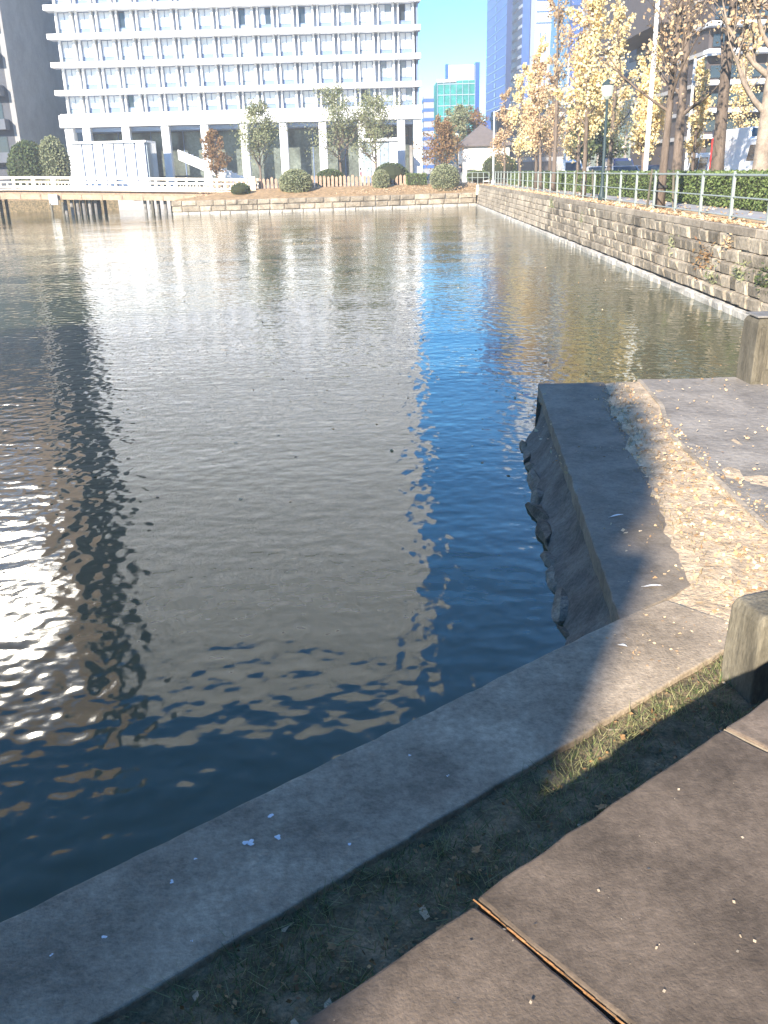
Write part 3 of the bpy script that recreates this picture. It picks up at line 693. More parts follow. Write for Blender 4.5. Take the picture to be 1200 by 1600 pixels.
# hedge
t = empty('hedge', (12.8, 55, BK), 'clipped green hedge between footpath and road', 'hedge')
mb = MB(); hx = lambda y: 11.85+.012*(y-31)
mb.add([(hx(18),18,BK),(hx(18)+1.1,18,BK),(hx(90)+1.1,90,BK),(hx(90),90,BK),(hx(18),18,BK+1.08),(hx(18)+1.1,18,BK+1.08),(hx(90)+1.1,90,BK+1.08),(hx(90),90,BK+1.08)], [(4,5,6,7),(0,1,5,4),(1,2,6,5),(2,3,7,6),(3,0,4,7)])
mb.build('branches', M['hedgecore'], t)
N_ = 42000; yy = 18+72*rng.random(N_)**1.5; side = rng.random(N_) < .6
P = np.stack([hx(yy)-.02+rng.normal(0,.05,N_), yy, BK+.04+1.06*rng.random(N_)], 1)
P[~side, 0] = hx(yy[~side])+1.1*rng.random((~side).sum()); P[~side, 2] = BK+1.10+rng.normal(0,.04,(~side).sum())
V, F = leafquads(P, .085, 0, .8); fastmesh('foliage', V, F, M['hedgeleaf'], t)
# far shore planting
SG = 'clipped shrubs on the far shore'
shrub('clipped_shrub', (-7.7,92.2,2.45), (1.55,1.4,1.25), 3800, .16, M['oliveleaf'], 'large drum shaped clipped shrub left on the far shore', 'shrub', SG)
shrub('clipped_shrub', (-4.6,97,2.7), (1.4,1.2,.95), 2500, .16, M['greenleaf'], 'dark low dome shrub behind the picket fence', 'shrub', SG)
shrub('clipped_shrub', (.55,93.8,2.45), (.85,.8,1.0), 2200, .15, M['oliveleaf'], 'small upright clipped shrub in front of the pickets', 'shrub', SG)
shrub('clipped_shrub', (1.6,97,2.95), (1.7,1.2,1.15), 2600, .16, M['greenleaf'], 'wide dark shrub beside the building corner', 'shrub', SG)
shrub('clipped_shrub', (6.75,92.9,2.55), (1.4,1.3,1.25), 3600, .16, M['oliveleaf'], 'round ball shrub left of the white house', 'shrub', SG)
shrub('clipped_shrub', (4.1,95.2,2.5), (.95,.5,.5), 1500, .13, M['hedgeleaf'], 'small light green box hedge between the shrubs', 'shrub', SG, True)
shrub('clipped_shrub', (10.6,98.6,2.6), (1.2,.6,.55), 1700, .14, M['hedgeleaf'], 'low green hedge by the house wall', 'shrub', SG)
shrub('clipped_shrub', (13.5,104,3.4), (1.8,1.3,1.3), 2500, .18, M['greenleaf'], 'dark green bush at the right corner of the white house', 'shrub', SG)
shrub('clipped_shrub', (-12.9,91.2,2.0), (.9,.6,.6), 1200, .16, M['greenleaf'], 'small dark bush at the right end of the bridge', 'shrub', SG)
shrub('round_bush', (-40,111.5,4.6), (2.3,2.2,2.9), 4200, .28, M['greenleaf'], 'broad green bush behind the bridge at the left edge', 'bush')
shrub('round_bush', (-37.1,111.5,4.9), (1.75,1.6,3.0), 3800, .26, M['oliveleaf'], 'narrow lighter green bush behind the bridge', 'bush')
tree('garden_tree', -11.6, 97, 2.0, 7.5, .12, 'slim airy green tree at the bridge end', 'tree', None, 'ginkgo', 'oliveleaf', 5000, seed=201, crown_lo=.2, width=.44, limbs=30, lsize=.17)
tree('garden_tree', -3.4, 99, 2.0, 8.4, .14, 'leafy olive tree in front of the lobby, bare at its top', 'tree', None, 'ginkgo', 'oliveleaf', 5200, seed=202, crown_lo=.24, width=.50, limbs=30, lsize=.17, lean=(-.6,0))
tree('garden_tree', .1, 100, 2.0, 7.6, .14, 'leafy olive tree in front of the lobby, right of its twin', 'tree', None, 'ginkgo', 'oliveleaf', 6000, seed=203, crown_lo=.22, width=.54, limbs=32, lsize=.17)
tree('garden_tree', 7.2, 103, 2.0, 5.8, .12, 'brownish small tree left of the white house', 'tree', None, 'ginkgo', 'rustleaf', 5200, seed=204, crown_lo=.15, width=.45, limbs=28, lsize=.2)
tree('garden_tree', 10.3, 118, 2.0, 8.2, .16, 'green and brown tree behind the white house roof', 'tree', None, 'ginkgo', 'oliveleaf', 5200, seed=205, crown_lo=.2, width=.34, limbs=30, lsize=.24)
tree('garden_tree', 12.6, 122, 2.0, 7.8, .16, 'dark brown tree rising over the house roof', 'tree', None, 'ginkgo', 'rustleaf', 4200, seed=206, crown_lo=.25, width=.34, limbs=28, lsize=.22)
tree('garden_tree', -19.5, 118, 2.0, 6.5, .14, 'reddish leafy tree behind the stairs under the white building', 'tree', None, 'ginkgo', 'rustleaf', 4600, seed=207, crown_lo=.15, width=.28, limbs=20, lsize=.22)

# picket fence
t = empty('picket_fence', (-2, 96.4, 2.0), 'low timber picket fence along the far shore path', 'fence')
me = None; x = -16.0
while x < 5.2:
    yb = 94.9+.06*(x+10); mb = MB(); h = random.uniform(.85, 1.05)
    mb.add([(x,yb,1.95),(x+.26,yb,1.95),(x+.26,yb+.05,1.95),(x,yb+.05,1.95),(x,yb,1.95+h),(x+.26,yb,1.95+h),(x+.26,yb+.05,1.95+h),(x,yb+.05,1.95+h),(x+.13,yb,1.95+h+.12),(x+.13,yb+.05,1.95+h+.12)],
           [(0,1,5,8,4),(3,7,9,6,2),(1,2,6,5),(0,4,7,3),(4,8,9,7),(5,6,9,8)]); mb.build('picket', M['picket'], t); x += .40
mb = MB(); mb.box(-16, 5.2, 96.3-.6, 96.34-.6, 2.55, 2.62); 

# ------------------------------------------------------------------ timber bridge
t = empty('footbridge', (-26, 95, 0), 'gently arched footbridge with cream railings crossing the water at left', 'bridge')
def bz(x): return 2.62-.030*(x+36)*1.15 if x > -36 else 2.62+.010*(x+36)    # deck level falls towards the right
def ribbon(x0, x1, y0, y1, zlo, zhi, name, m, step=2.2):
    mb = MB(); n_ = max(1, int((x1-x0)/step))
    for i in range(n_):
        a, b2 = x0+(x1-x0)*i/n_, x0+(x1-x0)*(i+1)/n_; za, zb = bz(a), bz(b2)
        mb.add([(a,y0,za+zlo),(b2,y0,zb+zlo),(b2,y1,zb+zlo),(a,y1,za+zlo),(a,y0,za+zhi),(b2,y0,zb+zhi),(b2,y1,zb+zhi),(a,y1,za+zhi)], [(3,2,1,0),(4,5,6,7),(0,1,5,4),(2,3,7,6)])
    mb.add([(x1,y0,bz(x1)+zlo),(x1,y1,bz(x1)+zlo),(x1,y1,bz(x1)+zhi),(x1,y0,bz(x1)+zhi)], [(0,1,2,3)])
    return mb.build(name, m, t)
ribbon(-70, -11.6, 93.6, 99, -.12, 0, 'deck', M['wood'])
ribbon(-70, -12.5, 94.0, 94.4, -.52, -.122, 'shadow_girder', M['picket'])
ribbon(-70, -13, 93.7, 93.98, -.95, -.50, 'beam', M['beam'])
ribbon(-70, -13, 98.3, 98.6, -.95, -.125, 'beam', M['beam'])
for yb in (93.75, 98.8):
    for z0, z1, nm in ((.94,1.14,'top_rail'), (.56,.70,'middle_rail'), (.12,.27,'bottom_rail')): ribbon(-70, -11.9, yb-.05, yb+.05, z0, z1, nm, M['wood'])
    x = -69
    while x < -11.8:
        mb = MB(); mb.box(x-.10, x+.10, yb-.1, yb+.1, bz(x)-.1, bz(x)+1.16); mb.build('railing_post', M['wood'], t)
        for q in (.66, 1.32):
            if x+q < -12: mb = MB(); mb.box(x+q-.04, x+q+.04, yb-.03, yb+.03, bz(x)+.22, bz(x)+.62); mb.build('baluster', M['wood'], t)
        x += 1.98
mb = MB(); mb.box(-12.1,-11.75,93.5,93.9,1.3,3.15); mb.build('end_post', M['wood'], t)
x = -69
while x < -13:
    mb = MB(); mb.box(x-.08, x+.08, 93.64, 93.70, bz(x)-.97, bz(x)-.48); mb.build('beam_bracket', M['picket'], t); x += 2.0
for xc in (-62, -48, -39.5, -29.4, -22.0):
    for dx in ([-1.5,-.9,-.3,.3,.9,1.5] if xc != -22.0 else [-1.0,-.4,.3,1.0]):
        for yb in (94.6, 97.8):
            mb = MB(); mb.tube([(xc+dx, yb, -.6), (xc+dx, yb, bz(xc)-.5)], .17, 8); mb.build('pile', M['pile'], t)
    mb = MB(); mb.box(xc-2, xc+1.9, 94.3, 98.2, bz(xc)-.95, bz(xc)-.55); mb.build('pile_cap', M['picket'], t)
mb = MB(); mb.box(-32.0,-31.2,93.2,93.5,1.05,2.0); o = mb.build('signal_box', M['white'], None, (-31.6,93.3,1.05)); tag(o, 'white box hanging on the bridge pier', 'box')
for (x, y) in ((-31.9, 93.3), (-30.8,93.4), (-22.0,93.4)):
    mb = MB(); mb.tube([(x,y,-.5),(x,y,1.1)], .13, 8); mb.lathe((x,y,1.1), [(.14,0),(.14,.1),(.02,.16)], 8); tag(mb.build('mooring_pile', M['post'], None, (x,y,0)), {-31.9:'pale fender pile below the white box on the bridge pier',-30.8:'pale fender pile right of the white box',-22.0:'pale fender pile by the right bridge pier'}[x], 'pile')

# ------------------------------------------------------------------ main white office building
BX0, BX1, FY, BH = -41.1, 6.35, 130.0, 80.0
t = empty('office_building', (-17, FY, 2), 'white office block with stacked balconies and tall ground floor columns', 'building')
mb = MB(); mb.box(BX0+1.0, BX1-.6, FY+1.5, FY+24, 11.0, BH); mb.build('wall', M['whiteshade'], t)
mb = MB(); mb.box(BX1-.58, BX1-.30, FY+.4, FY+24, 2, BH); mb.build('side_wall', M['frameblue'], t)
mb = MB(); mb.box(BX0-.5, BX1+.02, FY-.5, FY+3, 9.75, 11.25); mb.box(BX0-.3, BX1, FY-.3, FY+3, 11.25, 11.4); mb.build('podium_cornice', M['white'], t)
floors = []; z = 11.4; fh = 3.28; k = 0
levels = [13.62]; 
while levels[-1] < BH-3: levels.append(levels[-1]+fh)
for i, z in enumerate(levels):
    mb = MB(); mb.box(BX0-.5, BX1-.05, FY-.75, FY+1.5, z, z+.62)
    mb.build('balcony_slab' , M['white'], t)
NB = 18; pitch = (BX1-BX0-.9)/NB
zb = 11.4; upper = MB(); upperpane = MB()
winm = None
def window_geo(x0, z0, z1, mbF, mbP, mbL):
    yw = FY+1.05; w_ = 1.62
    mbF.box(x0, x0+.07, yw, yw+.12, z0, z1); mbF.box(x0+w_-.07, x0+w_, yw, yw+.12, z0, z1); mbF.box(x0+w_/2-.035, x0+w_/2+.035, yw+.002, yw+.118, z0, z1)
    mbF.box(x0+.07, x0+w_-.07, yw+.003, yw+.117, z1-.08, z1)
    mbF.box(x0+.07, x0+w_-.07, yw-.02, yw+.10, z0+.62, z0+.72)
    mbP.append((x0+.07, x0+w_/2-.035, yw+.05, yw+.07, z0+.72, z1-.08)); mbP.append((x0+w_/2+.035, x0+w_-.07, yw+.05, yw+.07, z0+.72, z1-.08))
    mbL.box(x0+.07, x0+w_-.07, yw-.04, yw+.03, z0+.04, z0+.60)
for fi in range(len(levels)):
    z0 = zb if fi == 0 else levels[fi-1]+.62; z1 = levels[fi]
    for bi in range(NB):
        x0 = BX0+.55+bi*pitch
        if fi < 5:
            fr = MB(); lw = MB(); pn = []
            window_geo(x0+.18, z0, z1, fr, pn, lw)
            wi = fr.build('window', M['frameblue'], t, (x0+.18, FY+1.05, z0))
            for j, q in enumerate(pn):
                p = MB(); p.box(*q); dark = random.random() < (.10 if fi == 0 else .03) or (fi == 0 and bi == 3 and j == 0)
                half = (bi > 13 and random.random() < .25)
                p.build('pane', M['glassdark'] if dark else (M['curtain2'] if half else M['curtain']), wi)
            lw.build('lower_panel', M['frameblue'] if bi % 3 else M['curtain2'], wi)
            fin = MB(); fin.box(x0-.05, x0+.14, FY+.35, FY+1.2, z0, z1); fin.build('fin', M['white'], t)
            fin = MB(); fin.box(x0+1.84, x0+2.10, FY+.35, FY+1.2, z0, z1); fin.build('fin', M['white'], t)
            if fi > 0:
                fin = MB(); fin.box(x0+.2, x0+1.8, FY-.55, FY-.52, z0+.25, z0+.45); 
        else:
            pn = []; window_geo(x0+.18, z0, z1, upper, pn, upper)
            for q in pn: upperpane.box(*q)
            upper2 = upperpane
            upper.cur = 1; upper.box(x0-.05, x0+.14, FY+.35, FY+1.2, z0, z1); upper.box(x0+1.84, x0+2.10, FY+.35, FY+1.2, z0, z1); upper.cur = 0
tag(upper.build('upper_windows', [M['frameblue'], M['white']], t), kind='stuff'); tag(upperpane.build('upper_panes', M['curtain'], t), kind='stuff')
# ground floor columns and lobby
for k in range(9):
    x = -38.3+5.24*k; mb = MB(); mb.box(x-.52, x+.52, FY-.2, FY+1.0, 2.0, 9.75); bevel(mb.build('column', M['white'], t), .08, 1)
for x in (BX0+.25, BX1-.75):
    mb = MB(); mb.box(x-.3, x+.75, FY-.1, FY+1.6, 2.0, 9.75); mb.build('column', M['white'], t)
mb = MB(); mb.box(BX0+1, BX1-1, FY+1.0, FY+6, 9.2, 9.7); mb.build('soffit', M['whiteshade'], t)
for k in range(10):
    x0 = BX0+1+4.5*k; mb = MB(); mb.box(x0+.06, x0+4.44, FY+5.6, FY+5.7, 2.0, 9.2); mb.build('lobby_glass', M['glassbrown'], t)
    mb = MB(); mb.box(x0-.06, x0+.06, FY+5.5, FY+5.8, 2.0, 9.2); mb.build('lobby_mullion', M['frameblue'], t)
mb = MB(); mb.box(BX0+1, BX1-1, FY+5.75, FY+5.9, 2.0, 9.3); mb.build('lobby_wall', M['granite'], t)
# entrance pavilion with tall white panels
t = empty('entrance_pavilion', (-33, 121, 2), 'white panelled entrance pavilion in front of the columns', 'pavilion')
for k in range(7):
    x0 = -38.0+1.32*k; mb = MB(); mb.box(x0+.09, x0+1.23, 121.6, 121.8, 2.0, 7.45); mb.build('panel', M['paletower'], t)
mb = MB(); mb.box(-38.0, -28.76, 121.82, 121.9, 2.0, 7.45); mb.build('backing', M['frameblue'], t)
mb = MB(); mb.box(-38.2, -28.6, 121.3, 127, 7.46, 7.7); mb.build('roof', M['white'], t)
mb = MB(); mb.box(-28.75, -28.62, 121.9, 127, 2.0, 7.45); mb.build('side_panel', M['curtain2'], t)
t = empty('outdoor_stair', (-20, 121, 2), 'white stair rising to the left between the building columns', 'stairs')
mb = MB(); mb.add([(-24.6,121,6.5),(-16.2,121,2.9),(-16.2,121,2.0),(-17.2,121,2.0),(-24.6,121,5.3),(-24.6,121.3,6.5),(-16.2,121.3,2.9),(-16.2,121.3,2.0),(-17.2,121.3,2.0),(-24.6,121.3,5.3)], [(0,4,3,2,1),(5,6,7,8,9),(0,1,6,5),(4,0,5,9),(3,4,9,8)]); mb.build('stringer', M['white'], t)
for i in range(12):
    mb = MB(); x = -24.4+i*.68; z = 6.2-i*.29; mb.box(x, x+.62, 121.31, 123.2, z-.15, z); mb.build('step', M['paletower'], t)
t = empty('lobby_kiosk', (1, 124, 2), 'glazed kiosk with white rim behind the garden trees', 'kiosk')
for k in range(4):
    x0 = -1.6+1.15*k; mb = MB(); mb.box(x0+.04, x0+1.11, 124.0, 124.1, 2.6, 6.9); mb.build('pane', M['curtain' if k % 2 else 'curtain2'], t)
mb = MB(); mb.box(-1.8, 3.2, 123.6, 127, 6.92, 7.3); mb.build('roof', M['white'], t)
mb = MB(); mb.box(-1.6, 3.0, 124.15, 127, 2.0, 6.9); mb.build('core', M['frameblue'], t)

# ------------------------------------------------------------------ dark block at the left with pinkish upper floors
t = empty('apartment_tower', (-60, 130, 2), 'dark brown high block at the left edge with grey balconies', 'building')
mb = MB(); mb.box(-70, -47.2, 128, 134, 2, 27); mb.build('lower_wall', M['graniteshade'], t)
mb = MB(); mb.add([(-46.5,128,2),(-46.5,160,2),(-46.5,160,88),(-46.5,128,88)], [(0,1,2,3)]); mb.box(-47.2,-46.52,128,160,2,88); mb.build('side_wall', M['granite'], t)
mb = MB(); mb.box(-100, -47.22, 128.6, 160, 2, 88); mb.build('core', M['pink'], t)
for i in range(6):
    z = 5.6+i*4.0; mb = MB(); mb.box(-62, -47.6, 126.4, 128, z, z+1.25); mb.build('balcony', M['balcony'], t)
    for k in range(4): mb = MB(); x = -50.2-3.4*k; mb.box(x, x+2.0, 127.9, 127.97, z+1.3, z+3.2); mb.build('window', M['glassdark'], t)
mb = MB()
for i in range(15):
    z = 28+i*4.0
    mb.box(-99, -47.3, 128.2, 128.6, z, z+1.9)
tag(mb.build('upper_bands', M['pink'], t), kind='stuff')
mb = MB(); mb2 = MB()
for i in range(15):
    z = 28+i*4.0
    for k in range(14):
        x = -98+3.6*k; (mb2 if 6 <= k <= 12 and 2 <= i <= 12 else mb).box(x, x+3.4, 128.45, 128.5, z+1.95, z+3.9)
tag(mb.build('upper_glazing', M['pink'], t), kind='stuff'); tag(mb2.build('sunlit_glazing', M['mirrorglass'], t), kind='stuff')

# ------------------------------------------------------------------ small white house
t = empty('white_house', (12, 107, 2), 'small white house with grey brown hipped roof at the end of the bank', 'house')
hx0, hx1, hy0, hy1 = 9.6, 14.6, 104.5, 110.5
mb = MB(); mb.box(hx0, hx1, hy0, hy1, 2.0, 5.75); mb.build('wall', M['plaster'], t)
mb = MB(); e = .45; cx, cy = (hx0+hx1)/2, (hy0+hy1)/2
mb.add([(hx0-e,hy0-e,5.72),(hx1+e,hy0-e,5.72),(hx1+e,hy1+e,5.72),(hx0-e,hy1+e,5.72),(cx-.3,cy-.6,7.9),(cx-.3,cy+.6,7.9),(hx0-e,hy0-e,5.6),(hx1+e,hy0-e,5.6),(hx1+e,hy1+e,5.6),(hx0-e,hy1+e,5.6)],
       [(0,1,4),(1,2,5,4),(2,3,5),(3,0,4,5),(6,9,8,7),(0,6,7,1),(1,7,8,2),(2,8,9,3),(3,9,6,0)]); mb.build('roof', M['roof'], t)
for x in (12.0, 13.2):
    mb = MB(); mb.box(x, x+.8, hy0-.05, hy0-.003, 2.5, 4.2); wi = mb.build('window', M['greyclad'], t); mb = MB(); mb.box(x+.08, x+.72, hy0-.07, hy0-.052, 2.6, 4.1); mb.build('pane', M['balcony'], wi)
mb = MB(); mb.box(10.0, 10.9, hy0-.06, hy0-.003, 2.0, 3.3); mb.build('door', M['glassbrown'], t)
mb = MB(); mb.box(8.0, 9.55, 106, 107, 2, 3.9); tag(mb.build('garden_store', M['plaster'], None, (8.7,106,2)), 'low white wall section left of the house', 'wall')

# ------------------------------------------------------------------ distant city
def banded(t, x0, x1, y0, y1, z0, z1, fh, band, wallm, bandm, proud=.25, name='spandrel'):
    mb = MB(); mb.box(x0, x1, y0, y1, z0, z1); mb.build('wall', wallm, t)
    z = z0+fh*.6
    while z < z1-band:
        mb = MB(); mb.box(x0-proud, x1+proud, y0-proud, y1+proud, z, z+band); mb.build(name, bandm, t); z += fh
# green netted building
t = empty('netted_building', (25.5, 300, 2), 'mid rise block wrapped in green scaffold netting', 'building')
mb = MB(); mb.box(19.6, 31.0, 300, 318, 2, 28.6); mb.build('netting', M['netting'], t)
for i in range(8):
    mb = MB(); z = 6.5+i*3.0; mb.box(19.5, 31.1, 299.85, 299.99, z, z+.22); mb.build('scaffold_lift', M['stripe'], t)
for i in range(7): mb = MB(); x = 19.6+1.9*i; mb.box(x-.06, x+.06, 299.6, 299.8, 2, 28.8); mb.build('scaffold_pole', M['stripe'], t)
mb = MB(); mb.box(19.4, 25.2, 299.4, 300, 28.1, 28.9); mb.build('parapet', M['white'], t)
mb = MB(); mb.box(23.2, 30.9, 303, 316, 28.62, 33.0); mb.build('rooftop_block', M['white'], t)
mb = MB(); mb.box(22.3, 23.15, 303, 305, 28.62, 33.4); mb.build('stair_core', M['bluetower'], t)
mb = MB(); mb.box(31.02, 32.4, 299.9, 318, 2, 33.4); mb.build('stair_core', M['bluemid'], t)
t = empty('grey_block', (23.5, 400, 2), 'narrow grey block behind the office corner', 'building'); banded(t, 20.5, 26.3, 400, 410, 2, 31.5, 3.6, 1.2, M['greyclad'], M['bluetower'])
t = empty('low_blue_building', (45.5, 390, 2), 'low blue building at the foot of the striped tower', 'building'); banded(t, 42.0, 50, 390, 410, 2, 21.3, 4, 1.4, M['bluemid'], M['bluetower'])
mb = MB(); mb.box(33.5, 41.6, 420, 430, 2, 19); tag(mb.build('low_white_building', M['paletower'], None, (37,420,2)), 'low white building glimpsed behind the house roof', 'building')
# rotated striped tower: faces seen edge on
t = empty('striped_tower', (58, 410, 2), 'tall blue tower with slanting looking floor lines', 'building')
def rot_block(o, az, L_, W_, z0, z1, name, m, par):
    a = R(az); ey = (math.sin(a), math.cos(a)); ex = (math.cos(a), -math.sin(a)); mb = MB(); mb.frame_box((o[0], o[1], 0), ex, ey, 0, W_, 0, L_, z0, z1); return mb.build(name, m, par), ex, ey
_, ex, ey = rot_block((53.6, 400), -3, 47, 2.2, 2, 84, 'light_wing', M['bluetower'], t)
for i in range(22):
    z = 6+i*3.6; mb = MB(); mb.frame_box((53.6,400,0), ex, ey, -.15, 0, .2, 46.8, z, z+.35); mb.build('floor_line', M['bluedark'], t)
    mb = MB(); mb.frame_box((53.6,400,0), ex, ey, -.2, -.01, 22, 25, z+.8, z+2.6); mb.build('window', M['bluedark'], t)
mb = MB(); mb.frame_box((53.6,400,0), ex, ey, .0, 2.2, -.3, -.01, 2, 84); mb.build('corner_shaft', M['bluedark'], t)
_, ex, ey = rot_block((59.8, 400), -3, 32, 3, 2, 90, 'dark_wing', M['bluedark'], t)
for i in range(24):
    z = 5+i*3.6; mb = MB(); mb.frame_box((59.8,400,0), ex, ey, -.15, 0, .4, 31.6, z, z+1.1); mb.build('floor_band', M['stripe'], t)
mb = MB(); mb.frame_box((59.8,400,0), ex, ey, 0, 3, -.4, -.01, 2, 90); mb.build('corner_shaft', M['bluemid'], t)
# pale ribbed tower
t = empty('ribbed_tower', (69, 400, 2), 'pale tower with dark vertical grooves between the dark blue towers', 'building')
mb = MB(); mb.box(64.4, 74.4, 396, 420, 2, 118); mb.build('wall', M['paletower'], t)
mb = MB(); mb.prism([(62.7,403),(64.38,396),(64.38,420),(62.7,420)], 2, 118); mb.build('chamfer_face', M['stripe'], t)
for i in range(4): mb = MB(); x = 66.3+i*2.05; mb.box(x, x+.4, 395.8, 395.99, 2, 53); mb.build('groove', M['bluetower'], t)
for i in range(16):
    z = 56+i*3.9; mb = MB(); mb.box(64.6, 74.2, 395.7, 395.98, z, z+.5); mb.build('sill_band', M['bluetower'], t)
    for k in range(4): mb = MB(); x = 65.2+k*2.35; mb.box(x, x+1.5, 395.8, 395.97, z+1.2, z+3.0); mb.build('window', M['stripe'], t)
mb = MB(); mb.box(74.42, 79.5, 397, 420, 2, 96); mb.build('side_wing', M['bluedark'], t)
for i in range(20): mb = MB(); z = 8+i*4.2; mb.box(74.5, 79.4, 396.8, 396.99, z, z+.8); mb.build('floor_band', M['bluemid'], t)
# deep blue glass block
t = empty('blue_glass_block', (68, 300, 2), 'deep blue glass block behind the tall yellow tree', 'building')
mb = MB(); mb.box(58.8, 72.0, 300, 330, 2, 75); mb.build('wall', M['bluedark'], t)
for i in range(18):
    for k in range(4): mb = MB(); x = 59.3+k*3.2; z = 5+i*3.9; mb.box(x, x+2.7, 299.85, 299.98, z, z+3.0); mb.build('window', M['bluemid'], t)
mb = MB(); mb.box(62, 72, 299.4, 299.8, 45.5, 46.6); mb.build('sign_band', M['stripe'], t)
# beige and grey building
t = empty('beige_building', (36, 130, 2), 'beige and grey stone clad building across the road', 'building')
mb = MB(); mb.box(32.0, 60, 112, 150, 2, 13.5); mb.build('lower_wall', M['beige'], t)
mb = MB(); mb.box(31.6, 60, 111.6, 150.4, 13.52, 36); mb.build('upper_wall', M['greyclad'], t)
for i in range(5):
    for k in range(7):
        mb = MB(); y = 114+k*5; z = 15+i*4.0; mb.box(31.5, 31.58, y, y+3, z, z+2); mb.build('window', M['balcony'], t)
for k in range(7): mb = MB(); y = 113.5+k*5; mb.box(31.88, 31.98, y, y+3.4, 3, 8); mb.build('shopfront', M['glassbrown'], t)
mb = MB(); mb.box(31.2, 31.58, 111.3, 150, 13.3, 13.9); mb.build('ledge', M['brownbld'], t)
# brown building with pale louvre bands
t = empty('brown_building', (38, 84, 2), 'dark brown building with white horizontal bands at the right edge', 'building')
mb = MB(); mb.box(27.6, 60, 82, 104, 2, 32); mb.build('wall', M['brownbld'], t)
mb = MB(); mb.box(24.6, 27.58, 86, 110, 14.6, 32); mb.build('overhang', M['brownbld'], t)
for i, z in enumerate((5.2, 7.2, 9.3, 11.6, 13.6, 15.8, 18, 20.2, 22.4, 24.6)):
    mb = MB(); mb.box(27.2, 60, 80.6, 81.98, z, z+.32); mb.build('louvre_band', M['paletower'], t)
    mb = MB(); mb.box(27.9, 59, 81.85, 81.97, z+.6, z+1.5); mb.build('ribbon_window', M['glassdark'], t)
    mb = MB(); mb.box(27.3, 27.58, 82, 104, z, z+.32); mb.build('side_band', M['greyclad'], t)
mb = MB(); mb.box(30, 33, 79.0, 81.5, 2, 5); mb.build('entrance_canopy', M['beige'], t)
for k in range(9): mb = MB(); mb.box(28.2+k*3.4, 30.9+k*3.4, 81.86, 81.96, 2.2, 4.8); mb.build('shop_window', M['glassdark'], t)
# low dark arcade behind the trees, closing the street
t = empty('street_arcade', (40, 190, 2), 'dark low building closing the view down the street', 'building'); banded(t, 24, 60, 190, 200, 2, 14, 4, .8, M['brownbld'], M['greyclad'])

# ------------------------------------------------------------------ street furniture
def lamp(kind, x, y, h, label, r=.07):
    t = empty('street_lamp', (x, y, BK), label, 'street lamp', 'lamp posts along the bank')
    m_ = M['lampgreen'] if kind == 'lantern' else M['polewhite']
    mb = MB(); mb.lathe((x,y,BK), [(r*2.2,0),(r*2.2,.25),(r*1.2,.45),(r,1.0),(r*.75,h)], 10); mb.build('pole', m_, t, smooth=True)
    if kind == 'lantern':
        mb = MB(); mb.lathe((x,y,BK+h), [(.08,0),(.2,.12),(.24,.5),(.2,.55)], 10); mb.build('lantern', M['lampglass'], t)
        mb = MB(); mb.lathe((x,y,BK+h+.55), [(.27,0),(.2,.1),(.03,.22)], 10); mb.build('lantern_cap', m_, t)
    elif kind == 'arm':
        mb = MB(); mb.tube([(x,y,BK+h-.1),(x+.6,y,BK+h+.15),(x+1.6,y,BK+h+.2)], .04, 6); mb.build('arm', m_, t)
        mb = MB(); mb.box(x+1.3,x+2.0,y-.12,y+.12,BK+h+.1,BK+h+.24); mb.build('lamp_head', m_, t)
    return t
lamp('lantern', 8.9+.75, 40.5, 4.0, 'dark green lantern lamp post by the railing')
lamp('arm', 13.0, 46.0, 10.5, 'tall white street lamp pole behind the railing', .12)
lamp('arm', 16.4, 50.5, 6.4, 'slim white street lamp pole with arm left of the van', .10)
lamp('arm', 11.6, 94.0, 6.6, 'pale thin lamp pole beside the white house', .09)
lamp('lantern', 8.9, 104.0, 4.6, 'small lamp with pale head left of the house roof')
lamp('arm', 15.0, 76.0, 9.2, 'pale lamp pole between the yellow trees', .10)
t = empty('banner_sign', (17.6, 50, BK), 'red vertical banner with black and white ends beside the van', 'sign')
mb = MB(); mb.tube([(17.6,50.1,BK),(17.6,50.1,BK+3.3)], .04, 6); mb.build('pole', M['polewhite'], t)
mb = MB(); mb.box(17.45,17.95,49.95,50.0,3.0,4.5); mb.build('banner', M['redsign'], t)
mb = MB(); mb.box(17.45,17.95,49.95,50.0,4.52,4.9); mb.build('banner_head', M['darkcloth'], t)
for k in range(4): mb = MB(); mb.box(17.6,17.8,49.93,49.945,3.25+k*.3,3.42+k*.3); mb.build('lettering', M['white'], t)

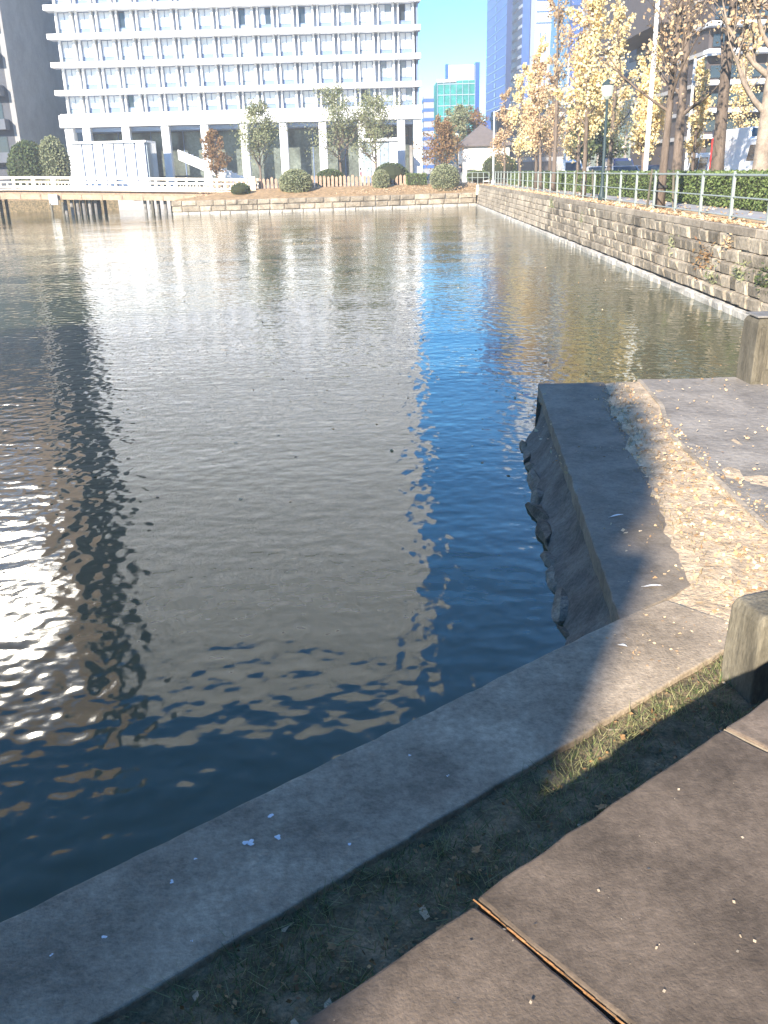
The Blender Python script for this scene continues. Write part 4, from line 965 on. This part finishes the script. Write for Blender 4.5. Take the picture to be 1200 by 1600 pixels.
# ------------------------------------------------------------------ vehicles
def vehicle(name, x, y, rz, L_, W_, prof, glass, material, label, cat, wheel_r=.33):
    """prof: side outline (along length, height) ; glass: list of (side outline) window polygons"""
    t = empty(name, (x, y, BK+.01), label, cat, 'vehicles on the road'); t.rotation_euler = (0,0,rz)
    def loc(mb, nm, m_, par=t, bev=0):
        me = bpy.data.meshes.new(nm); me.from_pydata(mb.v, [], mb.f); me.materials.append(m_); o = bpy.data.objects.new(nm, me); C.objects.link(o); o.parent = par
        if bev: bevel(o, bev, 2)
        return o
    k = len(prof); mb = MB(); wf = lambda z: W_/2*(1-.16*max(0, z-.95))
    for sgn in (-1, 1): pass
    V = [(px, -wf(pz), pz) for px, pz in prof]+[(px, wf(pz), pz) for px, pz in prof]
    mb.add(V, [tuple(range(k)), tuple(range(k, 2*k))[::-1]]+[(i, i+k, (i+1)%k+k, (i+1)%k) for i in range(k)])
    loc(mb, 'body', material, bev=.05)
    for gl in glass:
        for sgn in (-1, 1):
            mb = MB(); q = [(px, sgn*(wf(pz)+.012), pz) for px, pz in gl]; mb.add(q, [tuple(range(len(q)))]); mb.add([(px, sgn*(wf(pz)-.02), pz) for px, pz in gl], [tuple(range(len(gl)))]); loc(mb, 'side_window', M['glassdark'])
    fr = [(prof[i], prof[i+1]) for i in range(k-1) if prof[i][1] > .9 and prof[i+1][1] > .9 and abs(prof[i+1][1]-prof[i][1]) > .3]
    for a, b2 in fr:
        nx, nz = -(b2[1]-a[1]), (b2[0]-a[0]); l = math.hypot(nx, nz); nx, nz = nx/l*.015, nz/l*.015
        if nx*( (a[0]+b2[0])/2-L_/2) < 0: nx, nz = -nx, -nz
        p0 = (a[0]+(b2[0]-a[0])*.12+nx, a[1]+(b2[1]-a[1])*.12+abs(nz)); p1 = (a[0]+(b2[0]-a[0])*.9+nx, a[1]+(b2[1]-a[1])*.9+abs(nz))
        mb = MB(); mb.add([(p0[0],-wf(p0[1])*.88,p0[1]),(p0[0],wf(p0[1])*.88,p0[1]),(p1[0],wf(p1[1])*.88,p1[1]),(p1[0],-wf(p1[1])*.88,p1[1])], [(0,1,2,3)]); loc(mb, 'windscreen', M['glassdark'])
    for wx in (L_*.19, L_*.80):
        for sgn in (-1, 1):
            mb = MB(); mb.tube([(wx, sgn*(W_/2-.2), wheel_r), (wx, sgn*(W_/2+.01), wheel_r)], wheel_r, 14); wo = loc(mb, 'wheel', M['tyre'])
            mb = MB(); mb.tube([(wx, sgn*(W_/2), wheel_r), (wx, sgn*(W_/2+.02), wheel_r)], wheel_r*.6, 10); loc(mb, 'rim', M['rim'], wo)
    for sgn in (-1, 1):
        mb = MB(); y_ = sgn*W_*.36; mb.box(-.02, .05, y_-.14, y_+.14, .62, .80); loc(mb, 'headlight', M['curtain'])
        mb = MB(); mb.box(L_-.05, L_+.02, y_-.1, y_+.1, .7, .95); loc(mb, 'tail_light', M['redsign'])
    return t
van = [(0,.35),(0,.85),(.25,1.0),(.95,1.85),(1.2,1.98),(4.5,2.0),(4.65,1.9),(4.7,.9),(4.68,.35)]
vg = [[(.75,1.1),(1.25,1.1),(1.3,1.75),(1.08,1.75)],[(1.5,1.1),(2.9,1.1),(2.9,1.75),(1.5,1.75)],[(3.05,1.1),(4.4,1.1),(4.35,1.75),(3.05,1.75)]]
sedan = [(0,.3),(0,.7),(.2,.82),(1.25,.95),(1.95,1.40),(3.2,1.42),(3.9,1.0),(4.4,.95),(4.45,.7),(4.45,.3)]
sg = [[(1.5,.98),(2.5,.98),(2.5,1.34),(2.0,1.34)],[(2.6,.98),(3.7,1.0),(3.2,1.34),(2.6,1.34)]]
truck = [(0,.45),(0,1.2),(.12,1.5),(.35,2.4),(1.8,2.5),(1.9,3.0),(6.5,3.0),(6.5,.6),(6.4,.5)]
tg = [[(.4,1.5),(1.35,1.5),(1.35,2.2),(.5,2.2)]]
Q = math.pi/2
vehicle('van', 19.4, 52, Q, 4.7, 1.85, van, vg, M['carwhite'], 'white van with dark windows waiting behind the thick pale tree', 'van')
vehicle('truck', 18.6, 44, Q, 6.5, 2.3, truck, tg, M['carwhite'], 'white box truck at the right edge of the photo', 'truck', .42)
for (x, y, mt, lb, pr, gl, L_, cat, nm) in ((15.6,58,'carsilver','silver car under the yellow trees nearest the tall white pole',sedan,sg,4.45,'car','car'),(15.8,66,'carwhite','white car behind the staked tree',sedan,sg,4.45,'car','car'),(19.6,66,'carblue','dark blue car left of the red banner',sedan,sg,4.45,'car','car'),(19.9,76,'carblue','dark blue van farther down the road',van,vg,4.7,'van','van'),(16.2,78,'carwhite','white van far down the road between trunks',van,vg,4.7,'van','van'),(23.6,60,'carblue','dark car on the far lane beside the van',sedan,sg,4.45,'car','car')):
    vehicle(nm, x, y, Q, L_, 1.75, pr, gl, M[mt], lb, cat)

# ------------------------------------------------------------------ people on the far shore
def person(x, y, z, h, coat, label, step=.1, face=0):
    t = empty('person', (x, y, z), label, 'person')
    k = h/1.7
    J = {'pel':(0,0,.92),'chest':(0,.0,1.28),'neck':(0,.0,1.45),'head':(0,-.02,1.58),'crown':(0,-.02,1.66),'shl':(-.18,0,1.38),'ell':(-.24,.03,1.12),'hal':(-.24,-.08,.88),'shr':(.18,0,1.38),'elr':(.24,.05,1.12),'har':(.25,-.06,.88),
         'hil':(-.09,0,.9),'knl':(-.10,-step,.5),'anl':(-.10,-step*.4,.08),'tol':(-.11,-step*.4-.16,.03),'hir':(.09,0,.9),'knr':(.10,step*.3,.5),'anr':(.10,step*1.4,.08),'tor':(.11,step*1.4-.16,.03)}
    E_ = [('pel','chest'),('chest','neck'),('neck','head'),('head','crown'),('chest','shl'),('shl','ell'),('ell','hal'),('chest','shr'),('shr','elr'),('elr','har'),('pel','hil'),('hil','knl'),('knl','anl'),('anl','tol'),('pel','hir'),('hir','knr'),('knr','anr'),('anr','tor')]
    RR = {'pel':.13,'chest':.15,'neck':.055,'head':.10,'crown':.085,'shl':.06,'ell':.045,'hal':.035,'shr':.06,'elr':.045,'har':.035,'hil':.09,'knl':.06,'anl':.045,'tol':.04,'hir':.09,'knr':.06,'anr':.045,'tor':.04}
    names = list(J); me = bpy.data.meshes.new('body'); me.from_pydata([tuple(c*k for c in J[n_]) for n_ in names], [(names.index(a), names.index(b2)) for a, b2 in E_], [])
    o = bpy.data.objects.new('body', me); C.objects.link(o)
    md = o.modifiers.new('s', 'SKIN'); 
    if not me.skin_vertices: 
        bm = bmesh.new(); bm.from_mesh(me); bm.verts.layers.skin.verify(); bm.to_mesh(me); bm.free()
    for i, n_ in enumerate(names): me.skin_vertices[0].data[i].radius = (RR[n_]*k, RR[n_]*k*.8); me.skin_vertices[0].data[i].use_root = n_ == 'pel'
    sd = o.modifiers.new('d', 'SUBSURF'); sd.levels = 1; sd.render_levels = 1
    dg = bpy.context.evaluated_depsgraph_get(); nm = bpy.data.meshes.new_from_object(o.evaluated_get(dg)); o.modifiers.clear(); o.data = nm; o.parent = t
    nm.materials.clear()
    for m_ in (M['skin'], M['darkcloth'], coat): nm.materials.append(m_)
    for p in nm.polygons:
        zc = p.center.z/k; p.material_index = 0 if zc > 1.44 else (1 if zc < .88 else 2)
        p.use_smooth = True
    mb = MB(); mb.lathe((0,0,0), [(.10*k,-.06*k),(.115*k,0),(.10*k,.07*k),(.04*k,.115*k)], 10); hr = mb.build('hair', M['hair'], None); hr.parent = t; hr.location = (0,.015*k,1.62*k)
    t.rotation_euler = (0,0,face); return t
person(-1.45, 97.3, 2.0, 1.65, M['pinkcloth'], 'person in a pink top walking behind the pickets near the leafy tree', face=1.2)
person(2.05, 96.0, 2.0, 1.65, M['pinkcloth'], 'person in a pink coat beside the wide dark shrub', face=-1.0)
person(8.75, 98.6, 2.0, 1.75, M['darkcloth'], 'person in dark clothes by the railing left of the white house', face=.4)

# ------------------------------------------------------------------ unseen behind the photographer: block and trees added to shade quay and cut sky
def sunback(x, y, z, D):          # the point D metres up the sun's ray
    return (x-math.sin(R(SUN_AZ))*D, y-math.cos(R(SUN_AZ))*D, z+math.tan(R(SUN_EL))*D)
ND = 20.0
pts_edge = [sunback(1.2,4.2,.55,ND), sunback(2.4,7.1,.55,ND), sunback(2.9,11.8,.55,ND)]
perp = (math.cos(R(SUN_AZ)), -math.sin(R(SUN_AZ))); fw = (math.sin(R(SUN_AZ)), math.cos(R(SUN_AZ)))
def sp(u, d): return (perp[0]*u-fw[0]*d, perp[1]*u-fw[1]*d)      # u across the sun, d metres back from the camera
t = empty('shadow_block', (*sp(-5, 16), SZ), 'plain unseen block shaped behind the photographer to shade the quay', 'building')  # unseen block shaped so its edge draws the quay shadow
mb = MB(); mb.prism([sp(-.75,16), sp(-.75,20), sp(-12,20), sp(-12,16)], 1.4, 10.6); mb.build('wall', M['beige'], t)
mb = MB(); mb.prism([sp(-1.4,16.2), sp(-1.4,19.8), sp(-12.2,19.8), sp(-12.2,16.2)], 10.603, 10.9); mb.build('roof', M['roof'], t)
for (u, zc, r, d, lb) in ((-6.6, 6.0, 4.2, 5.5, 'big low evergreen crown added left behind the photographer to block sky'), (-5.6, 7.2, 3.8, 10.5, 'evergreen crown added before the shadow block to cut sky light'), (-10.5, 6.5, 4.6, 1.5, 'broad unseen evergreen added far left to block sky'), (-13.5, 7, 5, 9.0, 'large unseen evergreen added at the far left behind to block sky'), (-3.3, 10.75, 2.2, 15.9, 'unseen dense round tree crown shaped to shade the quay cap'), (-7.2, 11.2, 2.9, 14.5, 'unseen second dense round tree left of the first one')):
    tx, ty = sp(u, d); tt = empty('shading_tree', (tx, ty, SZ), lb, 'tree')  # low evergreens added to block sky; round crowns shaped for the quay shadow
    mb = MB(); mb.tube([(tx,ty,1.4),(tx+.1,ty,6),(tx,ty,zc)], [.3,.25,.1], 8); mb.build('trunk', M['trunk'], tt)
    mb = MB(); mb.lathe((tx, ty, zc), [(.93*r*math.cos(a), .93*r*math.sin(a)) for a in [-1.5+.3*j for j in range(11)]], 20); mb.build('branches', M['hedgecore'], tt)
    q = rng.normal(size=(7000, 3)); q /= np.linalg.norm(q, axis=1)[:, None]
    V, F = leafquads(np.array((tx,ty,zc))+q*r*rng.normal(1, .05, (7000, 1)), .2, 0, .7); fastmesh('foliage', V, F, M['greenleaf'], tt)

# ------------------------------------------------------------------ thin veil added to mimic lens flare
m = bpy.data.materials.new('flare veil'); m.use_nodes = True; n = m.node_tree
n.nodes.remove(n.nodes['Principled BSDF']); v = n.nodes.new('ShaderNodeVolumePrincipled')
v.inputs['Color'].default_value = (.93, .96, 1, 1); v.inputs['Density'].default_value = .0010
n.links.new(v.outputs[0], n.nodes['Material Output'].inputs['Volume'])
mb = MB(); mb.box(-160, 160, -60, 460, -1.6, 122); tag(tag(mb.build('veil', m), kind='stuff'), 'thin added haze over the moat and the city', 'veil')

t = empty('sky_blocker', (*sp(20, 20), SZ), 'tall plain block added unseen behind the photographer to cut sky light', 'building')  # unseen block added to cut the skylight over the quay
mb = MB(); mb.prism([sp(1.8,9), sp(1.8,40), sp(50,40), sp(50,9)], 1.4, 62); mb.build('wall', M['granite'], t)
for i in range(15): mb = MB(); mb.prism([sp(1.7,8.9), sp(1.7,40), sp(50,40), sp(50,8.9)], 4+i*3.9, 5+i*3.9); mb.build('floor_band', M['greyclad'], t)
